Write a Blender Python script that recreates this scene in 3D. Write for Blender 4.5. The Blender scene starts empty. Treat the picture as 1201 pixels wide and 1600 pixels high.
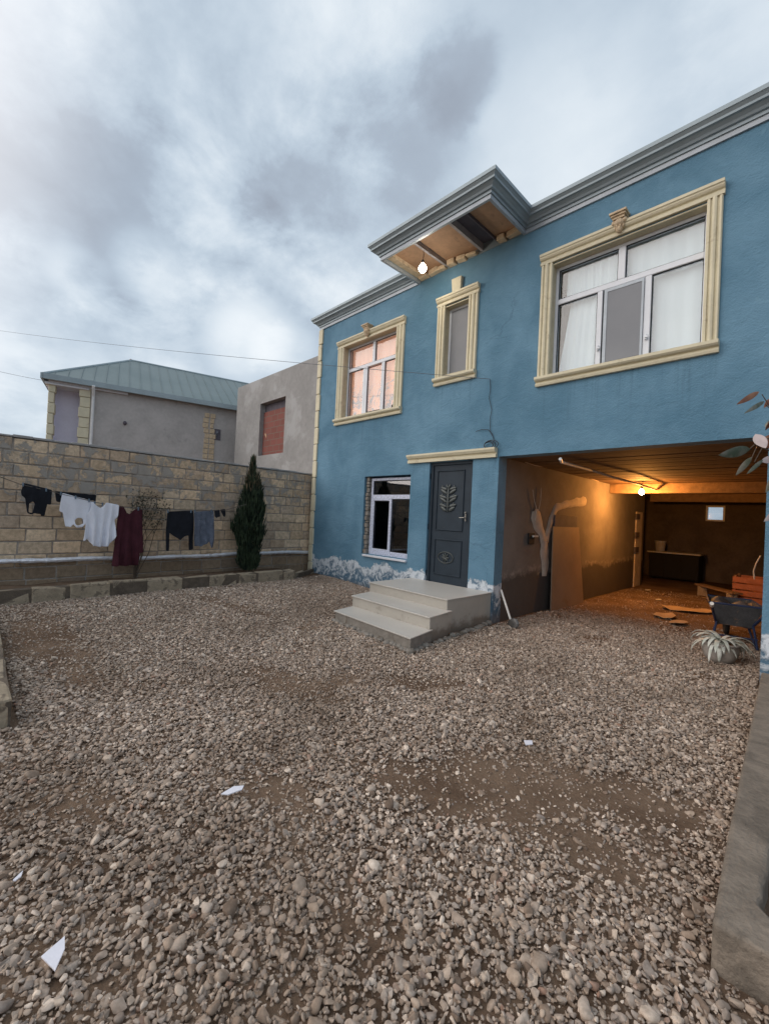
import bpy, bmesh, math, random
import numpy as np
from mathutils import Vector, Matrix, noise as mnoise
random.seed(7); rng = np.random.default_rng(11)
S = bpy.context.scene
C = S.collection

# ---------------------------------------------------------------- camera
H = 1.6
YAW, PIT, ROL = math.radians(45.7687), math.radians(0.5661), math.radians(2.7299)
Fpx = 667.9
fw = Vector((-math.sin(YAW)*math.cos(PIT), math.cos(YAW)*math.cos(PIT), math.sin(PIT)))
rt = Vector((math.cos(YAW), math.sin(YAW), 0)); up = rt.cross(fw)
rt, up = rt*math.cos(ROL)+up*math.sin(ROL), -rt*math.sin(ROL)+up*math.cos(ROL)
cam = bpy.data.cameras.new('camera'); co = bpy.data.objects.new('camera', cam); C.objects.link(co)
M3 = Matrix((rt, up, -fw)).transposed().to_4x4(); M3.translation = (0, 0, H)
co.matrix_world = M3
cam.sensor_fit = 'HORIZONTAL'; cam.sensor_width = 36; cam.lens = 36*Fpx/1201
cam.clip_start = 0.05; cam.clip_end = 2000
S.camera = co
def ray(x, y): return fw+rt*((x-600.5)/Fpx)-up*((y-800)/Fpx)
O0 = Vector((0, 0, H))
def onY(x, y, D): d = ray(x, y); return O0+d*(D/d.y)
def onX(x, y, D): d = ray(x, y); return O0+d*(D/d.x)
def onZ(x, y, z=0.): d = ray(x, y); return O0+d*((z-H)/d.z)
WN = Vector((.999, .0434, 0)); WP = Vector((-8.72, 5.92, 0))
def onW(x, y, off=0.):
    d = ray(x, y); return O0+d*((WP+WN*off-O0).dot(WN)/d.dot(WN))

# ---------------------------------------------------------------- node helpers
class NB:
    def __init__(s, nt): s.nt = nt; s.n = nt.nodes; s.l = nt.links
    def node(s, t, ins=None, **kw):
        n = s.n.new(t)
        for k, v in kw.items(): setattr(n, k, v)
        for k, v in (ins or {}).items(): s.set(n.inputs[k], v)
        return n
    def set(s, inp, v):
        if isinstance(v, bpy.types.NodeSocket): s.l.new(v, inp)
        else: inp.default_value = v
    def m(s, op, a, b=0., c=0.):
        n = s.n.new('ShaderNodeMath'); n.operation = op
        s.set(n.inputs[0], a); s.set(n.inputs[1], b); s.set(n.inputs[2], c); return n.outputs[0]
    def smooth(s, v, a, b, o0=0., o1=1.):
        n = s.n.new('ShaderNodeMapRange'); n.interpolation_type = 'SMOOTHSTEP'
        s.set(n.inputs[0], v); s.set(n.inputs[1], a); s.set(n.inputs[2], b); s.set(n.inputs[3], o0); s.set(n.inputs[4], o1)
        return n.outputs[0]
    def mix(s, f, a, b, bt='MIX'):
        n = s.n.new('ShaderNodeMix'); n.data_type = 'RGBA'; n.blend_type = bt
        s.set(n.inputs[0], f); s.set(n.inputs[6], a if not isinstance(a, tuple) else c4(a)); s.set(n.inputs[7], b if not isinstance(b, tuple) else c4(b))
        return n.outputs[2]
    def noise(s, vec, scale, detail=4., rough=.55, dist=0.):
        n = s.n.new('ShaderNodeTexNoise'); s.set(n.inputs['Vector'], vec)
        n.inputs['Scale'].default_value = scale; n.inputs['Detail'].default_value = detail
        n.inputs['Roughness'].default_value = rough; n.inputs['Distortion'].default_value = dist
        return n.outputs['Fac']
    def pos(s): return s.n.new('ShaderNodeNewGeometry').outputs['Position']
    def xyz(s, v): n = s.n.new('ShaderNodeSeparateXYZ'); s.l.new(v, n.inputs[0]); return n.outputs
    def comb(s, x, y, z):
        n = s.n.new('ShaderNodeCombineXYZ'); s.set(n.inputs[0], x); s.set(n.inputs[1], y); s.set(n.inputs[2], z); return n.outputs[0]
    def bump(s, h, strength=.4, dist=.01, normal=None):
        n = s.n.new('ShaderNodeBump'); n.inputs['Strength'].default_value = strength; n.inputs['Distance'].default_value = dist
        s.l.new(h, n.inputs['Height'])
        if normal is not None: s.l.new(normal, n.inputs['Normal'])
        return n.outputs[0]
def c4(c): return (c[0], c[1], c[2], 1.)
MATS = {}
def newmat(name):
    m = bpy.data.materials.new(name); m.use_nodes = True; MATS[name] = m
    nb = NB(m.node_tree); b = m.node_tree.nodes['Principled BSDF']; return m, nb, b
def surf(name, col, rough=.8, var=.18, vs=6., bs=60., bstr=.3, bd=.004, metal=0., stain=None, spec=.4, dirt=0.):
    """painted / rendered / natural surface: two scales of tone variation, fine bump, optional worn patches of another colour"""
    m, nb, b = newmat(name); P = nb.pos()
    n1 = nb.noise(P, vs, 5); n2 = nb.noise(P, vs*7, 3)
    k = nb.m('ADD', nb.m('MULTIPLY', n1, .65), nb.m('MULTIPLY', n2, .35))
    k = nb.smooth(k, .3, .7)
    c = nb.mix(k, tuple(x*(1-var) for x in col), tuple(min(1, x*(1+var)) for x in col))
    if stain:
        sc, amount, sscale = stain
        f = nb.smooth(nb.noise(P, sscale, 6, .65, .6), .62-amount, .72-amount)
        c = nb.mix(nb.m('MULTIPLY', f, .75), c, sc)
    nb.set(b.inputs['Base Color'], c)
    b.inputs['Metallic'].default_value = metal
    b.inputs['Specular IOR Level'].default_value = spec
    nb.set(b.inputs['Roughness'], nb.m('ADD', nb.m('MULTIPLY', n2, .15), rough-.07))
    if bstr: nb.set(b.inputs['Normal'], nb.bump(nb.noise(P, bs, 4, .6), bstr, bd))
    return m

# ---------------------------------------------------------------- world (dusk overcast sky, brighter and warm behind the camera)
w = bpy.data.worlds.new('World'); S.world = w; w.use_nodes = True
nb = NB(w.node_tree); bg = w.node_tree.nodes['Background']
SUN_EL, SUN_AZ = math.radians(24), math.radians(215)      # azimuth clockwise from +Y
sky = nb.node('ShaderNodeTexSky', sky_type='NISHITA', sun_disc=False, sun_elevation=SUN_EL, sun_rotation=SUN_AZ, dust_density=2.)
gen = nb.node('ShaderNodeTexCoord').outputs['Generated']
X, Y, Z = nb.xyz(gen)
zz = nb.m('ADD', nb.m('MAXIMUM', Z, 0.), .34)
uv = nb.comb(nb.m('DIVIDE', X, zz), nb.m('DIVIDE', Y, zz), 1.7)
n1 = nb.noise(uv, 1.5, 9, .55, .12)
n2 = nb.noise(uv, 4.2, 8, .6, .15)
n3 = nb.noise(uv, .42, 3, .5, .2)
dens = nb.m('ADD', nb.m('ADD', nb.m('MULTIPLY', n1, .68), nb.m('MULTIPLY', n2, .36)), nb.m('ADD', nb.m('MULTIPLY', n3, .22), -.13))
def lobe(px, py, size, amp):
    d = ray(px, py).normalized()
    dot = nb.m('ADD', nb.m('ADD', nb.m('MULTIPLY', X, d.x), nb.m('MULTIPLY', Y, d.y)), nb.m('MULTIPLY', Z, d.z))
    k = 1-math.cos(size)
    dot = nb.m('ADD', dot, nb.m('ADD', nb.m('MULTIPLY', nb.m('SUBTRACT', n2, .5), k*3.2), nb.m('MULTIPLY', nb.m('SUBTRACT', n1, .5), k*2.4)))
    return nb.m('MULTIPLY', nb.smooth(dot, 1-k*1.25, 1.), amp)
for a in [(705, 112, .075, .15), (620, 180, .12, .05), (560, 300, .22, .06), (450, 260, .16, .05), (330, 60, .22, .04), (70, 170, .33, .055), (150, 330, .2, .03), (290, 360, .18, .06), (150, 540, .12, .03),
          (20, 640, .2, -.08), (232, 412, .07, -.14), (120, 428, .05, -.10), (385, 524, .09, -.14), (440, 545, .07, -.10), (30, 375, .08, -.06), (1000, 130, .32, -.07), (860, 250, .16, -.06), (440, 420, .10, .05), (200, 60, .2, -.03)]:
    dens = nb.m('ADD', dens, lobe(*a))
ramp = nb.node('ShaderNodeValToRGB'); nb.l.new(dens, ramp.inputs[0])
cr = ramp.color_ramp; cr.interpolation = 'B_SPLINE'
stops = [(.27, (.92, .965, 1.0)), (.36, (.78, .85, .91)), (.44, (.61, .70, .79)), (.52, (.505, .60, .70)), (.60, (.42, .495, .59)), (.80, (.31, .35, .42))]
cr.elements[0].position = stops[0][0]; cr.elements[0].color = c4(stops[0][1])
cr.elements[1].position = stops[-1][0]; cr.elements[1].color = c4(stops[-1][1])
for p_, c_ in stops[1:-1]:
    e = cr.elements.new(p_); e.color = c4(c_)
# sunset side: warm lighter band low behind the camera
sd = Vector((math.sin(SUN_AZ)*math.cos(SUN_EL), math.cos(SUN_AZ)*math.cos(SUN_EL), math.sin(SUN_EL)))
dsun = nb.m('ADD', nb.m('ADD', nb.m('MULTIPLY', X, sd.x), nb.m('MULTIPLY', Y, sd.y)), nb.m('MULTIPLY', Z, sd.z))
back = nb.smooth(dsun, .5, 1.)
cl = nb.mix(back, ramp.outputs[0], nb.mix(nb.smooth(dens, .2, .8), (2.2, 2.0, 1.85), (1.7, 1.6, 1.55)))
cl10 = nb.node('ShaderNodeVectorMath', operation='SCALE'); nb.l.new(cl, cl10.inputs[0]); cl10.inputs['Scale'].default_value = 10.
mixed = nb.mix(.94, sky.outputs[0], cl10.outputs[0])
nb.set(bg.inputs[0], mixed); bg.inputs[1].default_value = .1

sun = bpy.data.lights.new('sun', 'SUN'); sun.energy = .5; sun.angle = math.radians(55); sun.color = (1, .95, .9)
so = bpy.data.objects.new('sun', sun); C.objects.link(so); so.location = sd*40
so.rotation_euler = sd.to_track_quat('Z', 'Y').to_euler()
S.view_settings.view_transform = 'Standard'; S.view_settings.look = 'None'; S.view_settings.gamma = 1; S.view_settings.exposure = 0.08
S.render.engine = 'CYCLES'; S.render.resolution_x = 768; S.render.resolution_y = 1024
try:
    S.cycles.max_bounces = 8; S.cycles.transparent_max_bounces = 12; S.cycles.use_denoising = True
except Exception: pass

# ---------------------------------------------------------------- mesh helpers
class MB:
    def __init__(s): s.v = []; s.f = []; s.mi = []; s.mat = 0; s.col = {}
    def add(s, vs, fs):
        o = len(s.v); s.v += [Vector(a) for a in vs]
        for f in fs: s.f.append([o+i for i in f]); s.mi.append(s.mat)
        return o
    def box(s, a, b, rot=None, piv=None, col=None):
        x0, y0, z0 = a; x1, y1, z1 = b
        vs = [Vector(p) for p in [(x0, y0, z0), (x1, y0, z0), (x1, y1, z0), (x0, y1, z0), (x0, y0, z1), (x1, y0, z1), (x1, y1, z1), (x0, y1, z1)]]
        if rot is not None:
            pv = Vector(piv) if piv is not None else (vs[0]+vs[6])/2
            vs = [rot @ (p-pv)+pv for p in vs]
        s.hexa(vs, col)
    def hexa(s, vs, col=None):
        n = len(s.f)
        s.add(vs, [(0, 3, 2, 1), (4, 5, 6, 7), (0, 1, 5, 4), (1, 2, 6, 5), (2, 3, 7, 6), (3, 0, 4, 7)])
        if col is not None:
            for i in range(n, n+6): s.col[i] = col
    def bar(s, p, q, w, h, upv=(0, 0, 1)):
        p = Vector(p); q = Vector(q); d = (q-p).normalized(); sd_ = d.cross(Vector(upv))
        if sd_.length < 1e-4: sd_ = d.cross(Vector((1, 0, 0)))
        sd_.normalize(); u = sd_.cross(d)
        a = sd_*w/2; b = u*h/2
        s.hexa([p-a-b, p+a-b, q+a-b, q-a-b, p-a+b, p+a+b, q+a+b, q-a+b])
    def tube(s, pts, r, n=8, cap=True):
        pts = [Vector(p) for p in pts]; k = len(pts)
        rs = r if isinstance(r, (list, tuple)) else [r]*k
        o = len(s.v); prev = None
        for i, p in enumerate(pts):
            t = (pts[min(i+1, k-1)]-pts[max(i-1, 0)]).normalized()
            if prev is None:
                a = t.cross(Vector((0, 0, 1)));
                if a.length < .05: a = t.cross(Vector((1, 0, 0)))
            else: a = prev-t*prev.dot(t)
            a.normalize(); prev = a; b = t.cross(a)
            for j in range(n):
                an = 2*math.pi*j/n; s.v.append(p+(a*math.cos(an)+b*math.sin(an))*rs[i])
        for i in range(k-1):
            for j in range(n):
                s.f.append([o+i*n+j, o+i*n+(j+1) % n, o+(i+1)*n+(j+1) % n, o+(i+1)*n+j]); s.mi.append(s.mat)
        if cap:
            s.f.append([o+j for j in range(n)][::-1]); s.mi.append(s.mat)
            s.f.append([o+(k-1)*n+j for j in range(n)]); s.mi.append(s.mat)
    def sphere(s, c, r, n=12, m=8, sc=(1, 1, 1), rot=None):
        c = Vector(c); o = len(s.v)
        def P(th, ph):
            v = Vector((math.sin(th)*math.cos(ph)*sc[0], math.sin(th)*math.sin(ph)*sc[1], math.cos(th)*sc[2]))*r
            return c+(rot @ v if rot is not None else v)
        s.v.append(P(0, 0))
        for i in range(1, m):
            for j in range(n): s.v.append(P(math.pi*i/m, 2*math.pi*j/n))
        s.v.append(P(math.pi, 0)); e = len(s.v)-1
        for j in range(n):
            s.f.append([o, o+1+j, o+1+(j+1) % n]); s.mi.append(s.mat)
            s.f.append([e, e-n+(j+1) % n, e-n+j]); s.mi.append(s.mat)
        for i in range(m-2):
            for j in range(n):
                a = o+1+i*n; s.f.append([a+j, a+n+j, a+n+(j+1) % n, a+(j+1) % n]); s.mi.append(s.mat)
    def lathe(s, c, prof, n=20):
        c = Vector(c); o = len(s.v)
        for r, z in prof:
            for j in range(n):
                an = 2*math.pi*j/n; s.v.append(c+Vector((r*math.cos(an), r*math.sin(an), z)))
        for i in range(len(prof)-1):
            for j in range(n):
                s.f.append([o+i*n+j, o+i*n+(j+1) % n, o+(i+1)*n+(j+1) % n, o+(i+1)*n+j]); s.mi.append(s.mat)
    def strip(s, prof, p, q, ov, uv_=(0, 0, 1)):
        """extrude a closed profile (out, up) from p to q"""
        p = Vector(p); q = Vector(q); ov = Vector(ov); uv_ = Vector(uv_); k = len(prof)
        vs = [p+ov*a+uv_*b for a, b in prof]+[q+ov*a+uv_*b for a, b in prof]
        fs = [(i, (i+1) % k, k+(i+1) % k, k+i) for i in range(k)]+[tuple(range(k))[::-1], tuple(range(k, 2*k))]
        s.add(vs, fs)
    def sweep(s, path, prof, z0=0.):
        """sweep a closed profile (out to the right of travel, z) along an xy path with mitres"""
        k = len(prof); P = [Vector((a, b)) for a, b in path]; o = len(s.v)
        for i, p in enumerate(P):
            ns = []
            if i: d = (P[i]-P[i-1]).normalized(); ns.append(Vector((d.y, -d.x)))
            if i < len(P)-1: d = (P[i+1]-P[i]).normalized(); ns.append(Vector((d.y, -d.x)))
            n = ns[0] if len(ns) == 1 else (ns[0]+ns[1])/(1+ns[0].dot(ns[1]))
            for a, z in prof: s.v.append(Vector((p.x+n.x*a, p.y+n.y*a, z+z0)))
        for i in range(len(P)-1):
            for j in range(k):
                s.f.append([o+i*k+j, o+i*k+(j+1) % k, o+(i+1)*k+(j+1) % k, o+(i+1)*k+j]); s.mi.append(s.mat)
        s.f.append([o+j for j in range(k)]); s.mi.append(s.mat)
        s.f.append([o+(len(P)-1)*k+j for j in range(k)][::-1]); s.mi.append(s.mat)
    def build(s, name, mats, parent=None, smooth=False, bevel=0., fix=True, seg=1):
        me = bpy.data.meshes.new(name)
        off = Vector((0, 0, 0)); p_ = parent
        while p_ is not None: off += Vector(p_.location); p_ = p_.parent
        own = Vector((0, 0, 0))
        me.from_pydata([tuple(v-off) for v in s.v], [], s.f)
        if not isinstance(mats, (list, tuple)): mats = [mats]
        for m in mats: me.materials.append(m)
        me.polygons.foreach_set('material_index', s.mi)
        if s.col:
            at = me.color_attributes.new('tone', 'FLOAT_COLOR', 'CORNER')
            for p in me.polygons:
                c = s.col.get(p.index, (.5, .5, .5))
                for li in p.loop_indices: at.data[li].color = c4(c)
        if fix:
            bm = bmesh.new(); bm.from_mesh(me); bmesh.ops.recalc_face_normals(bm, faces=bm.faces); bm.to_mesh(me); bm.free()
        if smooth: me.polygons.foreach_set('use_smooth', [True]*len(me.polygons))
        me.update()
        o = bpy.data.objects.new(name, me); C.objects.link(o)
        if parent is not None: o.parent = parent
        if bevel:
            b = o.modifiers.new('bevel', 'BEVEL'); b.width = bevel; b.segments = seg; b.limit_method = 'ANGLE'; b.angle_limit = .6
        return o
def tag(o, label=None, cat=None, group=None, kind=None):
    if label: o['label'] = label
    if cat: o['category'] = cat
    if group: o['group'] = group
    if kind: o['kind'] = kind
    return o
def thing(name, loc, label, cat, group=None):
    o = bpy.data.objects.new(name, None); o.empty_display_size = .2; C.objects.link(o); o.location = loc
    return tag(o, label, cat, group)
def wall_grid(mb, axis, c0, c1, a0, a1, z0, z1, holes):
    """wall slab between planes c0 (front) and c1 (back) of axis 'y' or 'x', spanning a0..a1, z0..z1, with rectangular holes"""
    As = sorted({a0, a1, *[h[0] for h in holes], *[h[1] for h in holes]}); Zs = sorted({z0, z1, *[h[2] for h in holes], *[h[3] for h in holes]})
    def P(c, a, z): return (a, c, z) if axis == 'y' else (c, a, z)
    def solid(i, j):
        if i < 0 or j < 0 or i >= len(As)-1 or j >= len(Zs)-1: return False
        a = (As[i]+As[i+1])/2; z = (Zs[j]+Zs[j+1])/2
        return not any(h[0] < a < h[1] and h[2] < z < h[3] for h in holes)
    idx = {}
    def V(c, i, j):
        k = (c, i, j)
        if k not in idx: idx[k] = len(mb.v); mb.v.append(Vector(P(c, As[i], Zs[j])))
        return idx[k]
    def F(f): mb.f.append(f); mb.mi.append(mb.mat)
    for i in range(len(As)-1):
        for j in range(len(Zs)-1):
            if not solid(i, j): continue
            F([V(c0, i, j), V(c0, i+1, j), V(c0, i+1, j+1), V(c0, i, j+1)])
            F([V(c1, i, j), V(c1, i, j+1), V(c1, i+1, j+1), V(c1, i+1, j)])
            if not solid(i-1, j): F([V(c0, i, j), V(c0, i, j+1), V(c1, i, j+1), V(c1, i, j)])
            if not solid(i+1, j): F([V(c0, i+1, j), V(c1, i+1, j), V(c1, i+1, j+1), V(c0, i+1, j+1)])
            if not solid(i, j-1): F([V(c0, i, j), V(c1, i, j), V(c1, i+1, j), V(c0, i+1, j)])
            if not solid(i, j+1): F([V(c0, i, j+1), V(c0, i+1, j+1), V(c1, i+1, j+1), V(c1, i, j+1)])
def sm(x, a, b):
    t = max(0., min(1., (x-a)/(b-a))); return t*t*(3-2*t)
def gz(x, y):
    """ground height: the yard rises a little towards the far left"""
    return (0. if y > 9.25 else 1.)*.17*sm(-x, 3.9, 7.9)+.012*mnoise.noise(Vector((x*.9, y*.9, 0)))+.006*mnoise.noise(Vector((x*3.1, y*3.1, 4)))

# ---------------------------------------------------------------- materials
# blue stucco with white salt bloom near the ground
m, nb, b = newmat('blue_stucco'); P = nb.pos(); x_, y_, z_ = nb.xyz(P)
k = nb.smooth(nb.noise(P, 1.1, 6, .6, .4), .3, .7)
c = nb.mix(k, (.088, .192, .280), (.142, .272, .380))
c = nb.mix(nb.m('MULTIPLY', nb.smooth(nb.noise(P, 5, 6, .7), .62, .78), .35), c, (.22, .38, .48))
streak = nb.noise(nb.comb(nb.m('MULTIPLY', x_, 3.5), y_, nb.m('MULTIPLY', z_, .35)), 1.6, 4, .6)
c = nb.mix(nb.m('MULTIPLY', nb.smooth(streak, .55, .8), .22), c, (.06, .14, .21))
edge = nb.noise(nb.comb(x_, 0., 0.), 1.9, 4, .6)
topz = nb.m('ADD', .30, nb.m('MULTIPLY', edge, .62))
rel = nb.m('SUBTRACT', topz, z_)
fine = nb.noise(P, 6.5, 9, .68, 1.3)
jag = nb.m('MULTIPLY', nb.m('SUBTRACT', nb.noise(P, 7, 7, .7), .5), .34)
low = nb.smooth(nb.m('ADD', rel, jag), -.01, .03)
band = nb.m('MULTIPLY', low, nb.smooth(nb.m('ADD', fine, nb.m('MULTIPLY', rel, -.42)), .30, .50))
c = nb.mix(nb.m('MULTIPLY', low, .75), c, (.075, .135, .20))
mud = nb.m('MULTIPLY', nb.smooth(nb.m('ADD', z_, nb.m('MULTIPLY', nb.noise(P, 6, 5), .2)), .34, .16), .6)
c = nb.mix(nb.m('MULTIPLY', band, .92), c, (.66, .71, .76))
c = nb.mix(mud, c, (.17, .14, .12))
# drips under the sills
sill = None
for (a_, b2, z2) in ((-3.0, -.86, 3.60), (-7.82, -5.73, 3.60), (-4.94, -4.06, 3.96), (-5.47, -3.6, 2.6)):
    q = nb.m('MULTIPLY', nb.m('MULTIPLY', nb.smooth(x_, a_-.02, a_+.06), nb.smooth(x_, b2+.02, b2-.06)), nb.m('MULTIPLY', nb.smooth(z_, z2+.02, z2), nb.smooth(z_, z2-.9, z2)))
    sill = q if sill is None else nb.m('ADD', sill, q)
dr = nb.noise(nb.comb(nb.m('MULTIPLY', x_, 14.), 0., nb.m('MULTIPLY', z_, .5)), 1., 5, .7)
c = nb.mix(nb.m('MULTIPLY', nb.m('MULTIPLY', sill, nb.smooth(dr, .5, .7)), .38), c, (.05, .10, .14))
vor = nb.node('ShaderNodeTexVoronoi', {'Vector': nb.comb(nb.m('ADD', x_, nb.m('MULTIPLY', nb.noise(P, 2.5, 5), .7)), 0., nb.m('ADD', z_, nb.m('MULTIPLY', nb.noise(P, 3.1, 5), .7))), 'Scale': .62}, feature='DISTANCE_TO_EDGE')
crk = nb.m('MULTIPLY', nb.smooth(vor.outputs[0], .006, .001), nb.smooth(nb.m('ABSOLUTE', nb.m('ADD', x_, 3.8)), .5, .35))
c = nb.mix(nb.m('MULTIPLY', crk, .22), c, (.03, .06, .09))
nb.set(b.inputs['Base Color'], c); b.inputs['Roughness'].default_value = .85; b.inputs['Specular IOR Level'].default_value = .25
hgt = nb.m('ADD', nb.m('MULTIPLY', nb.noise(P, 55, 4, .65), .8), nb.m('MULTIPLY', nb.noise(nb.comb(nb.m('MULTIPLY', x_, .6), y_, z_), 6, 5, .6, .8), 1.3))
nb.set(b.inputs['Normal'], nb.bump(nb.m('ADD', hgt, nb.m('MULTIPLY', band, .6)), .8, .016))

surf('cream_trim', (.62, .57, .42), .7, .08, 4, 40, .12, .003, stain=((.46, .40, .28), .03, 5))
surf('white_pvc', (.66, .69, .74), .35, .05, 3, 30, .03, .001, spec=.5)
surf('patterned_film', (.52, .56, .68), .4, .3, 30, 30, .03, .001)
surf('blue_metal', (.275, .335, .37), .5, .06, 3, 14, .05, .003, metal=.25, stain=((.30, .36, .39), .02, 3))
surf('pale_metal', (.37, .415, .46), .45, .12, 4, 30, .05, .002, metal=.15)
surf('plywood', (.40, .24, .145), .75, .16, 5, 30, .1, .002, stain=((.28, .17, .11), .03, 5))
surf('dark_slot', (.10, .09, .11), .8, .2, 6, 30, .2, .003)
surf('joist_paint', (.36, .33, .33), .7, .15, 8, 30, .2, .003)
surf('cream_stone', (.56, .44, .30), .85, .2, 12, 50, .5, .006, stain=((.35, .27, .2), .05, 9))
surf('door_metal', (.026, .038, .052), .62, .14, 5, 60, .05, .001, stain=((.04, .05, .06), .0, 7), spec=.25)
surf('door_relief', (.075, .085, .085), .4, .2, 30, 60, .1, .001, metal=.4)
surf('steel', (.28, .27, .25), .3, .1, 20, 60, .05, .001, metal=.9)
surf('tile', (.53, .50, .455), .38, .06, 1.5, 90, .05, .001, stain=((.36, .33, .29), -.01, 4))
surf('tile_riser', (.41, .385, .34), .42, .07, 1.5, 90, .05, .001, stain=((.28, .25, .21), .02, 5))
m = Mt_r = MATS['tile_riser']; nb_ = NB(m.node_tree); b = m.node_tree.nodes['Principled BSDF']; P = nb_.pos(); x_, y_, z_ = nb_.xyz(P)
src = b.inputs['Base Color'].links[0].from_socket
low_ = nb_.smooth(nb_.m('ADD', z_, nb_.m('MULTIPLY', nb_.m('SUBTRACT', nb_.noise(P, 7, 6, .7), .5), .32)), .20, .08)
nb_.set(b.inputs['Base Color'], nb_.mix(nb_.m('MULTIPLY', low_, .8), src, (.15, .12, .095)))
surf('rough_concrete', (.23, .21, .185), .9, .25, 8, 40, .6, .01, stain=((.11, .085, .06), .08, 6))
surf('dark_room', (.05, .045, .045), .9, .2, 2, 20, .1, .003)
surf('ceiling_wood', (.125, .075, .045), .8, .3, 3, 30, .4, .006)
surf('foil', (.80, .82, .88), .35, .1, 20, 28, .9, .02, metal=.5)
surf('grey_render', (.43, .405, .39), .92, .13, 1.4, 40, .3, .006, stain=((.34, .32, .31), .05, 1.2))
surf('light_render', (.31, .305, .30), .92, .16, 1.1, 30, .35, .008, stain=((.40, .40, .405), .10, 1.1))
surf('lilac_plaster', (.78, .77, .92), .8, .05, 2, 30, .1, .003)
surf('porch_paint', (.7, .7, .74), .8, .05, 2, 30, .1, .003)
surf('eave_metal', (.30, .37, .40), .5, .1, 2, 20, .05, .003)
surf('white_pipe', (.68, .68, .68), .45, .1, 6, 30, .05, .001)
surf('old_red', (.40, .16, .10), .6, .3, 4, 30, .1, .002)
surf('black_cloth', (.018, .020, .026), .9, .2, 10, 300, .2, .001, spec=.1)
surf('white_cloth', (.78, .80, .88), .9, .05, 8, 300, .15, .001, spec=.2)
surf('maroon_cloth', (.060, .016, .024), .85, .25, 8, 300, .2, .001, spec=.2)
surf('denim', (.115, .135, .18), .9, .25, 14, 300, .2, .001, spec=.2, stain=((.22, .25, .31), .05, 14))
surf('peg_plastic', (.14, .20, .27), .5, .1)
surf('rope', (.10, .09, .08), .9, .2)
surf('wire_black', (.03, .03, .035), .6, .1)
surf('wire_grey', (.10, .11, .13), .6, .1)
surf('bark', (.10, .075, .055), .9, .3, 12, 40, .6, .01)
surf('wood_board', (.27, .205, .155), .65, .10, 2, 30, .12, .002, stain=((.24, .16, .10), .0, 2.5))
surf('plaster_patch', (.56, .49, .42), .9, .15, 8, 40, .4, .008)
surf('concrete_ledge', (.205, .17, .135), .9, .26, 6, 38, .9, .014, stain=((.12, .10, .08), .09, 3.5))
surf('shard_white', (.75, .75, .82), .35, .04)
surf('pot_clay', (.33, .30, .27), .85, .2, 10, 40, .3, .004)
surf('barrow_tray', (.07, .073, .08), .6, .3, 8, 40, .2, .003, stain=((.22, .15, .10), .05, 9))
surf('barrow_blue', (.02, .035, .09), .45, .2)
surf('grip_white', (.7, .68, .64), .5, .1)
surf('rubber', (.02, .02, .02), .8, .1)
surf('crate_orange', (.42, .15, .07), .6, .2, 8)
surf('worn_wood', (.24, .16, .10), .8, .25, 9, 40, .4, .005)
surf('cardboard', (.46, .33, .21), .9, .15, 6, 40, .2, .003)
surf('white_plastic', (.66, .64, .6), .4, .1)
surf('shovel_steel', (.13, .125, .12), .5, .25, 12, 40, .2, .002, metal=.5)
surf('back_render', (.15, .12, .095), .92, .3, 2, 25, .4, .01)
surf('window_recess', (.48, .43, .31), .8, .15, 5)

# garage render: pale above, damp dark below an uneven salt line
m, nb, b = newmat('garage_render'); P = nb.pos(); x_, y_, z_ = nb.xyz(P)
k = nb.smooth(nb.noise(P, 1.5, 6, .6, .3), .3, .7)
c = nb.mix(k, (.135, .12, .11), (.20, .178, .16))
ln = nb.m('ADD', z_, nb.m('MULTIPLY', nb.m('SUBTRACT', nb.noise(P, 2.2, 5, .65), .5), .42))
dk = nb.m('MULTIPLY', nb.smooth(ln, .80, .66), .8); sl = nb.m('MULTIPLY', nb.smooth(ln, .66, .73), nb.smooth(ln, .86, .78))
c = nb.mix(dk, c, (.055, .045, .040))
c = nb.mix(nb.m('MULTIPLY', sl, nb.m('MULTIPLY', nb.smooth(nb.noise(P, 7, 6, .7), .42, .66), .65)), c, (.36, .31, .27))
nb.set(b.inputs['Base Color'], c); b.inputs['Roughness'].default_value = .92
nb.set(b.inputs['Normal'], nb.bump(nb.noise(P, 22, 5, .65), .5, .012))

# thin glass
def glass(name, tint, refl):
    m = bpy.data.materials.new(name); m.use_nodes = True; MATS[name] = m; nt = m.node_tree; nb = NB(nt)
    nt.nodes.remove(nt.nodes['Principled BSDF']); out = nt.nodes['Material Output']
    tr = nb.node('ShaderNodeBsdfTransparent', {'Color': c4(tint)}); gl = nb.node('ShaderNodeBsdfGlossy', {'Color': c4((1, 1, 1)), 'Roughness': .015})
    ge = nt.nodes.new('ShaderNodeNewGeometry'); dp = nb.node('ShaderNodeVectorMath', operation='DOT_PRODUCT'); nt.links.new(ge.outputs['Normal'], dp.inputs[0]); nt.links.new(ge.outputs['Incoming'], dp.inputs[1])
    sch = nb.m('POWER', nb.m('SUBTRACT', 1., nb.m('ABSOLUTE', dp.outputs['Value'])), 5.)
    fac = nb.m('ADD', nb.m('MULTIPLY', sch, .95), .045+refl)
    mx = nb.node('ShaderNodeMixShader', {0: fac, 1: tr.outputs[0], 2: gl.outputs[0]}); nt.links.new(mx.outputs[0], out.inputs[0]); return m
glass('glass', (.93, .95, .96), .02)
glass('glass_smoked', (.6, .6, .64), .07)

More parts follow.
